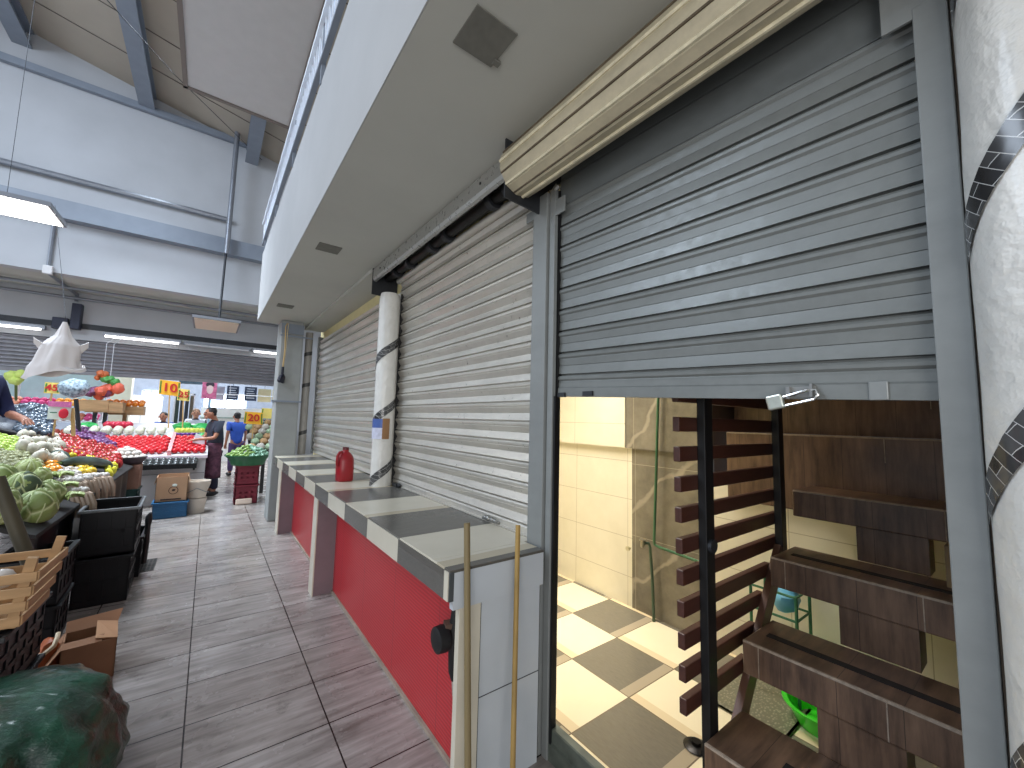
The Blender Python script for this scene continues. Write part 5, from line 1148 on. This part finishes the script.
def person(label, loc, rz, h=1.68, shirt=(60, 64, 78), trousers=(40, 44, 66), skinc=(176, 122, 96), hair=(28, 22, 22), arms='reach', look=.35, apron=None, lower=True):
    t = thing('person', label, 'person', loc); t.rotation_euler = (0, 0, rz); s = h/1.68; WO[t.name] = Vector()
    SK = mat('skin_%d%d%d' % skinc, skinc, .5, var=.05, sss=.05)
    V, E, R = [], [], []
    def v(p, r, prev=None):
        V.append(Vector(p)*s); R.append(r*s if not isinstance(r, tuple) else (r[0]*s, r[1]*s)); 
        if prev is not None: E.append((prev, len(V)-1))
        return len(V)-1
    # facing +x
    pel = v((0, 0, .90), .10); sp_ = v((.0, 0, 1.08), .09, pel); ch = v((.02, 0, 1.28), .095, sp_); nk = v((.035, 0, 1.43), .05, ch)
    hb = v((.05+.03*look, 0, 1.50), .055, nk); hm = v((.065+.10*look, 0, 1.575-.02*look), .10, hb); ht = v((.05+.09*look, 0, 1.635-.02*look), .082, hm)
    for sg in (-1, 1):
        hp = v((0, sg*.085, .86), .09, pel); kn = v((.02, sg*.09, .47), .06, hp); an = v((-.01, sg*.095, .09), .04, kn); v((.11, sg*.10, .04), .035, an)
        sh = v((.02, sg*.165, 1.37), .055, ch)
        if arms == 'reach': el, wr = (.10, sg*.22, 1.10), (.33, sg*.13, 1.08 if sg > 0 else 1.02)
        elif arms == 'down': el, wr = (-.01, sg*.22, 1.10), (.06, sg*.22, .86)
        else: el, wr = (.06, sg*.23, 1.10), (.28, sg*.20, 1.06)
        e = v(el, .042, sh); w = v(wr, .029, e); d = (Vector(wr)-Vector(el)).normalized(); hnd = v(Vector(wr)+d*.06, .03, w)
        side = d.cross(Vector((0, 0, 1))).normalized(); upv = side.cross(d)
        for k in range(4): 
            f1 = v(Vector(wr)+d*.115+side*(.012*(k-1.5)*1.6)-upv*.01, .0095, hnd); v(Vector(wr)+d*(.15+.012*(k in (1, 2)))+side*(.012*(k-1.5)*1.7)-upv*.03, .008, f1)
        v(Vector(wr)+d*.09-side*sg*.045-upv*.015, .01, hnd)
    bo = skin('body', V, E, R, SK, t)
    # facial features and ears fused into the body mesh
    bm = bmesh.new(); bm.from_mesh(bo.data); hc = V[hm]
    def blob(off, r):
        k = MB(); k.ball(hc+Vector(off)*s, tuple(q*s for q in r), 8, 6); tmp = bpy.data.meshes.new('tmp'); k.bm.to_mesh(tmp); k.bm.free(); bm.from_mesh(tmp)
    blob((.0, 0, .005), (.084, .07, .108)); blob((.082, 0, -.012), (.024, .014, .026)); blob((.0, .084, -.01), (.02, .012, .032)); blob((.0, -.084, -.01), (.02, .012, .032)); blob((.05, 0, -.07), (.035, .042, .034))
    bm.to_mesh(bo.data); bm.free()
    EY = mat('eye_dark', (30, 22, 20), .3, var=0); LP = mat('lip_tone', (150, 84, 76), .5, var=0)
    for sg in (-1, 1): MB().ball(hc+Vector((.074, sg*.032, .018))*s, .011*s, 8, 6).build('eye', EY, bo)
    MB().ball(hc+Vector((.084, 0, -.048))*s, (.008*s, .024*s, .007*s), 8, 6).build('mouth', LP, bo)
    k = MB(); k.ball(hc+Vector((-.028, 0, .045))*s, (.088*s, .084*s, .082*s), 16, 10, wob=.1, seed=3); k.ball(hc+Vector((-.06, 0, .0))*s, (.05*s, .075*s, .07*s), 12, 8, wob=.1); k.build('hair', mat('hair_%d%d%d' % hair, hair, .6, var=.2, vs=20), t, smooth=True, ang=180)
    # clothing
    SV, SE, SR = [], [], []
    def c(p, r, prev=None):
        SV.append(Vector(p)*s); SR.append((r[0]*s, r[1]*s) if isinstance(r, tuple) else r*s)
        if prev is not None: SE.append((prev, len(SV)-1))
        return len(SV)-1
    a0 = c((0, 0, .79), .15); a1 = c((0, 0, 1.06), .155, a0); a2 = c((.02, 0, 1.28), .16, a1); c((.03, 0, 1.40), .075, a2)
    for sg in (-1, 1):
        s0 = c((.02, sg*.165, 1.365), .082, a2)
        if arms == 'reach': c(Vector((.02, sg*.165, 1.365)).lerp(Vector((.10, sg*.22, 1.10)), .75), .062, s0)
        elif arms == 'down': c(Vector((.02, sg*.165, 1.365)).lerp(Vector((-.01, sg*.22, 1.10)), .75), .062, s0)
        else:
            e0 = c((.06, sg*.23, 1.10), .058, s0); c(Vector((.06, sg*.23, 1.10)).lerp(Vector((.28, sg*.20, 1.06)), .35), .05, e0)
    skin('shirt', SV, SE, SR, mat('cloth_%d%d%d' % shirt, shirt, .85, var=.12, vs=8), t)
    k = MB(); k.tube([Vector((.035+.062*math.cos(a), .062*math.sin(a), 1.415+.012*math.cos(a)))*s for a in [2*PI*i/14 for i in range(15)]], .016*s, 6); k.build('collar', mat('cloth_dark_collar', tuple(int(q*.6) for q in shirt), .85, var=0), t, smooth=True)
    if lower:
        TV, TE, TR = [], [], []
        def q_(p, r, prev=None):
            TV.append(Vector(p)*s); TR.append(r*s)
            if prev is not None: TE.append((prev, len(TV)-1))
            return len(TV)-1
        b0 = q_((0, 0, .92), .13)
        for sg in (-1, 1):
            h0 = q_((0, sg*.085, .82), .108, b0); k0 = q_((.02, sg*.09, .47), .082, h0); q_((-.01, sg*.095, .10), .066, k0)
        skin('trousers', TV, TE, TR, mat('cloth_%d%d%d' % trousers, trousers, .85, var=.15, vs=6), t)
        for sg in (-1, 1):
            k = MB(); k.ball(Vector((.05, sg*.10, .045))*s, (.135*s, .052*s, .05*s), 14, 8); k.build('shoe', mat('dark_shoe', (36, 32, 34), .5, var=0), t, smooth=True)
    if apron:
        AM = mat('apron_cloth', apron, .85, var=.45, vs=14, c2=(110, 66, 84))
        def ap(u, v_):
            a = -1.9+3.8*u; r = .148+.045*(1-v_)+.012*math.sin(u*17)*(1-v_); return Vector((r*math.cos(a)*.95, r*1.12*math.sin(a), (.34+.66*v_)))*s
        MB().grid(ap, 32, 10).build('apron', AM, t, smooth=True, ang=180, solid=.008)
    return t
person('man in a dark polo shirt and maroon patterned apron sorting tomatoes at the far stand', (.15, 9.80, 0), PI+.35, 1.68, (52, 58, 72), (38, 40, 62), arms='reach', look=.75, apron=(74, 40, 62))
person('person in a bright blue top walking behind the chilli tub', (.62, 12.6, 0), PI/2+.3, 1.60, (52, 92, 190), (84, 66, 110), arms='down')
person('person in a pale grey shirt behind the man in the polo shirt', (-.25, 12.9, 0), -PI/2, 1.66, (196, 204, 214), (70, 74, 90), (190, 140, 112), (120, 92, 70), arms='down')
person('person in a dark and blue top seen beyond the tomato stand, under the 10 sign', (-.85, 13.0, 0), -PI/2-.3, 1.56, (60, 84, 150), (50, 50, 70), (188, 130, 104), arms='down')
person('person in dark navy clothes cut off by the left edge, forearm over the vegetables', (-1.66, 5.5, .42), -PI/2+.75, 1.70, (28, 36, 78), (24, 28, 48), (196, 136, 112), arms='fwd')
tag(MB().box(-1.95, -1.45, 5.2, 5.85, 0, .42).build('step_box', SB), 'dark wooden step box the navy-clothed person stands on behind the stand', 'box')
# added glowing panes on the hall's back wall, for glare and floor reflections
GLOW = mat('added_glow_pane', (206, 226, 255), .5, var=0, emis=13)
for i, (pa, pb, ya, yb) in enumerate(((202, 246, 396, 432), (140, 160, 392, 424))):
    a, b_ = ony(pa, yb, 20.95), ony(pb, ya, 20.95)
    w_ = struct(MB().box(a.x, b_.x, 20.96, 20.98, max(.1, a.z), b_.z).build('window_%d' % (i+1), GLOW))
    f_ = MB(); 
    for x in (a.x, (a.x+b_.x)/2, b_.x): f_.box(x-.04, x+.04, 20.9, 20.96, max(.06, a.z-.04), b_.z+.04)
    f_.box(a.x, b_.x, 20.9, 20.96, b_.z, b_.z+.06); f_.build('window_frame', WHM, w_)
# ================================================================== LIGHT
w = bpy.data.worlds.new('world'); sc.world = w; w.use_nodes = True
bgn = w.node_tree.nodes['Background']; bgn.inputs[0].default_value = (.84, .91, 1.0, 1); bgn.inputs[1].default_value = .6
def area(name, loc, target, sx, sy, power, color):
    l = bpy.data.lights.new(name, 'AREA'); l.shape = 'RECTANGLE'; l.size = sx; l.size_y = sy; l.energy = power; l.color = color
    o = bpy.data.objects.new(name, l); col.objects.link(o); o.location = loc
    o.rotation_euler = (Vector(target)-Vector(loc)).to_track_quat('-Z', 'Y').to_euler(); return o
area('skylight_hall', (-1.5, 16.5, 5.5), (-1.5, 16.5, 0), 10, 7, 1700, (.90, .95, 1))
area('skylight_aisle', (-4.2, 5.5, 7.6), (0, 6.5, 1), 3, 8, 900, (.72, .84, 1))
area('skylight_end', (-2.6, 10.0, 6.6), (-1, 9.2, 0), 5, 1.0, 160, (.9, .95, 1)) if False else None
sl_ = area('shop_light', (2.25, 2.5, 2.93), (2.3, 2.45, 0), .5, 1.3, 37, (1, .95, .86)); sl_.data.spread = math.radians(100)
sk_ = area('aisle_floor_fill', (-1.1, 8.5, 7.2), (-.7, 7.9, 0), 1.4, 2.6, 175, (.78, .89, 1)); sk_.data.spread = math.radians(75)  # added lamp under the closed roof, brightens the mid-aisle floor but spares the walls
area('rear_fill_light', (-2.6, -3.2, 1.6), (.4, 2.5, 1.9), 3.5, 2.6, 150, (1, .98, .95))  # added fill behind the camera, lifts the soffit and near floor
sc.view_settings.view_transform = 'Standard'; sc.view_settings.look = 'None'; sc.view_settings.gamma = 1; sc.view_settings.exposure = 0; sc.view_settings.use_curve_mapping = False
try: sc.cycles.max_bounces = 8; sc.cycles.diffuse_bounces = 4; sc.cycles.glossy_bounces = 3; sc.cycles.sample_clamp_indirect = 6
except Exception: pass
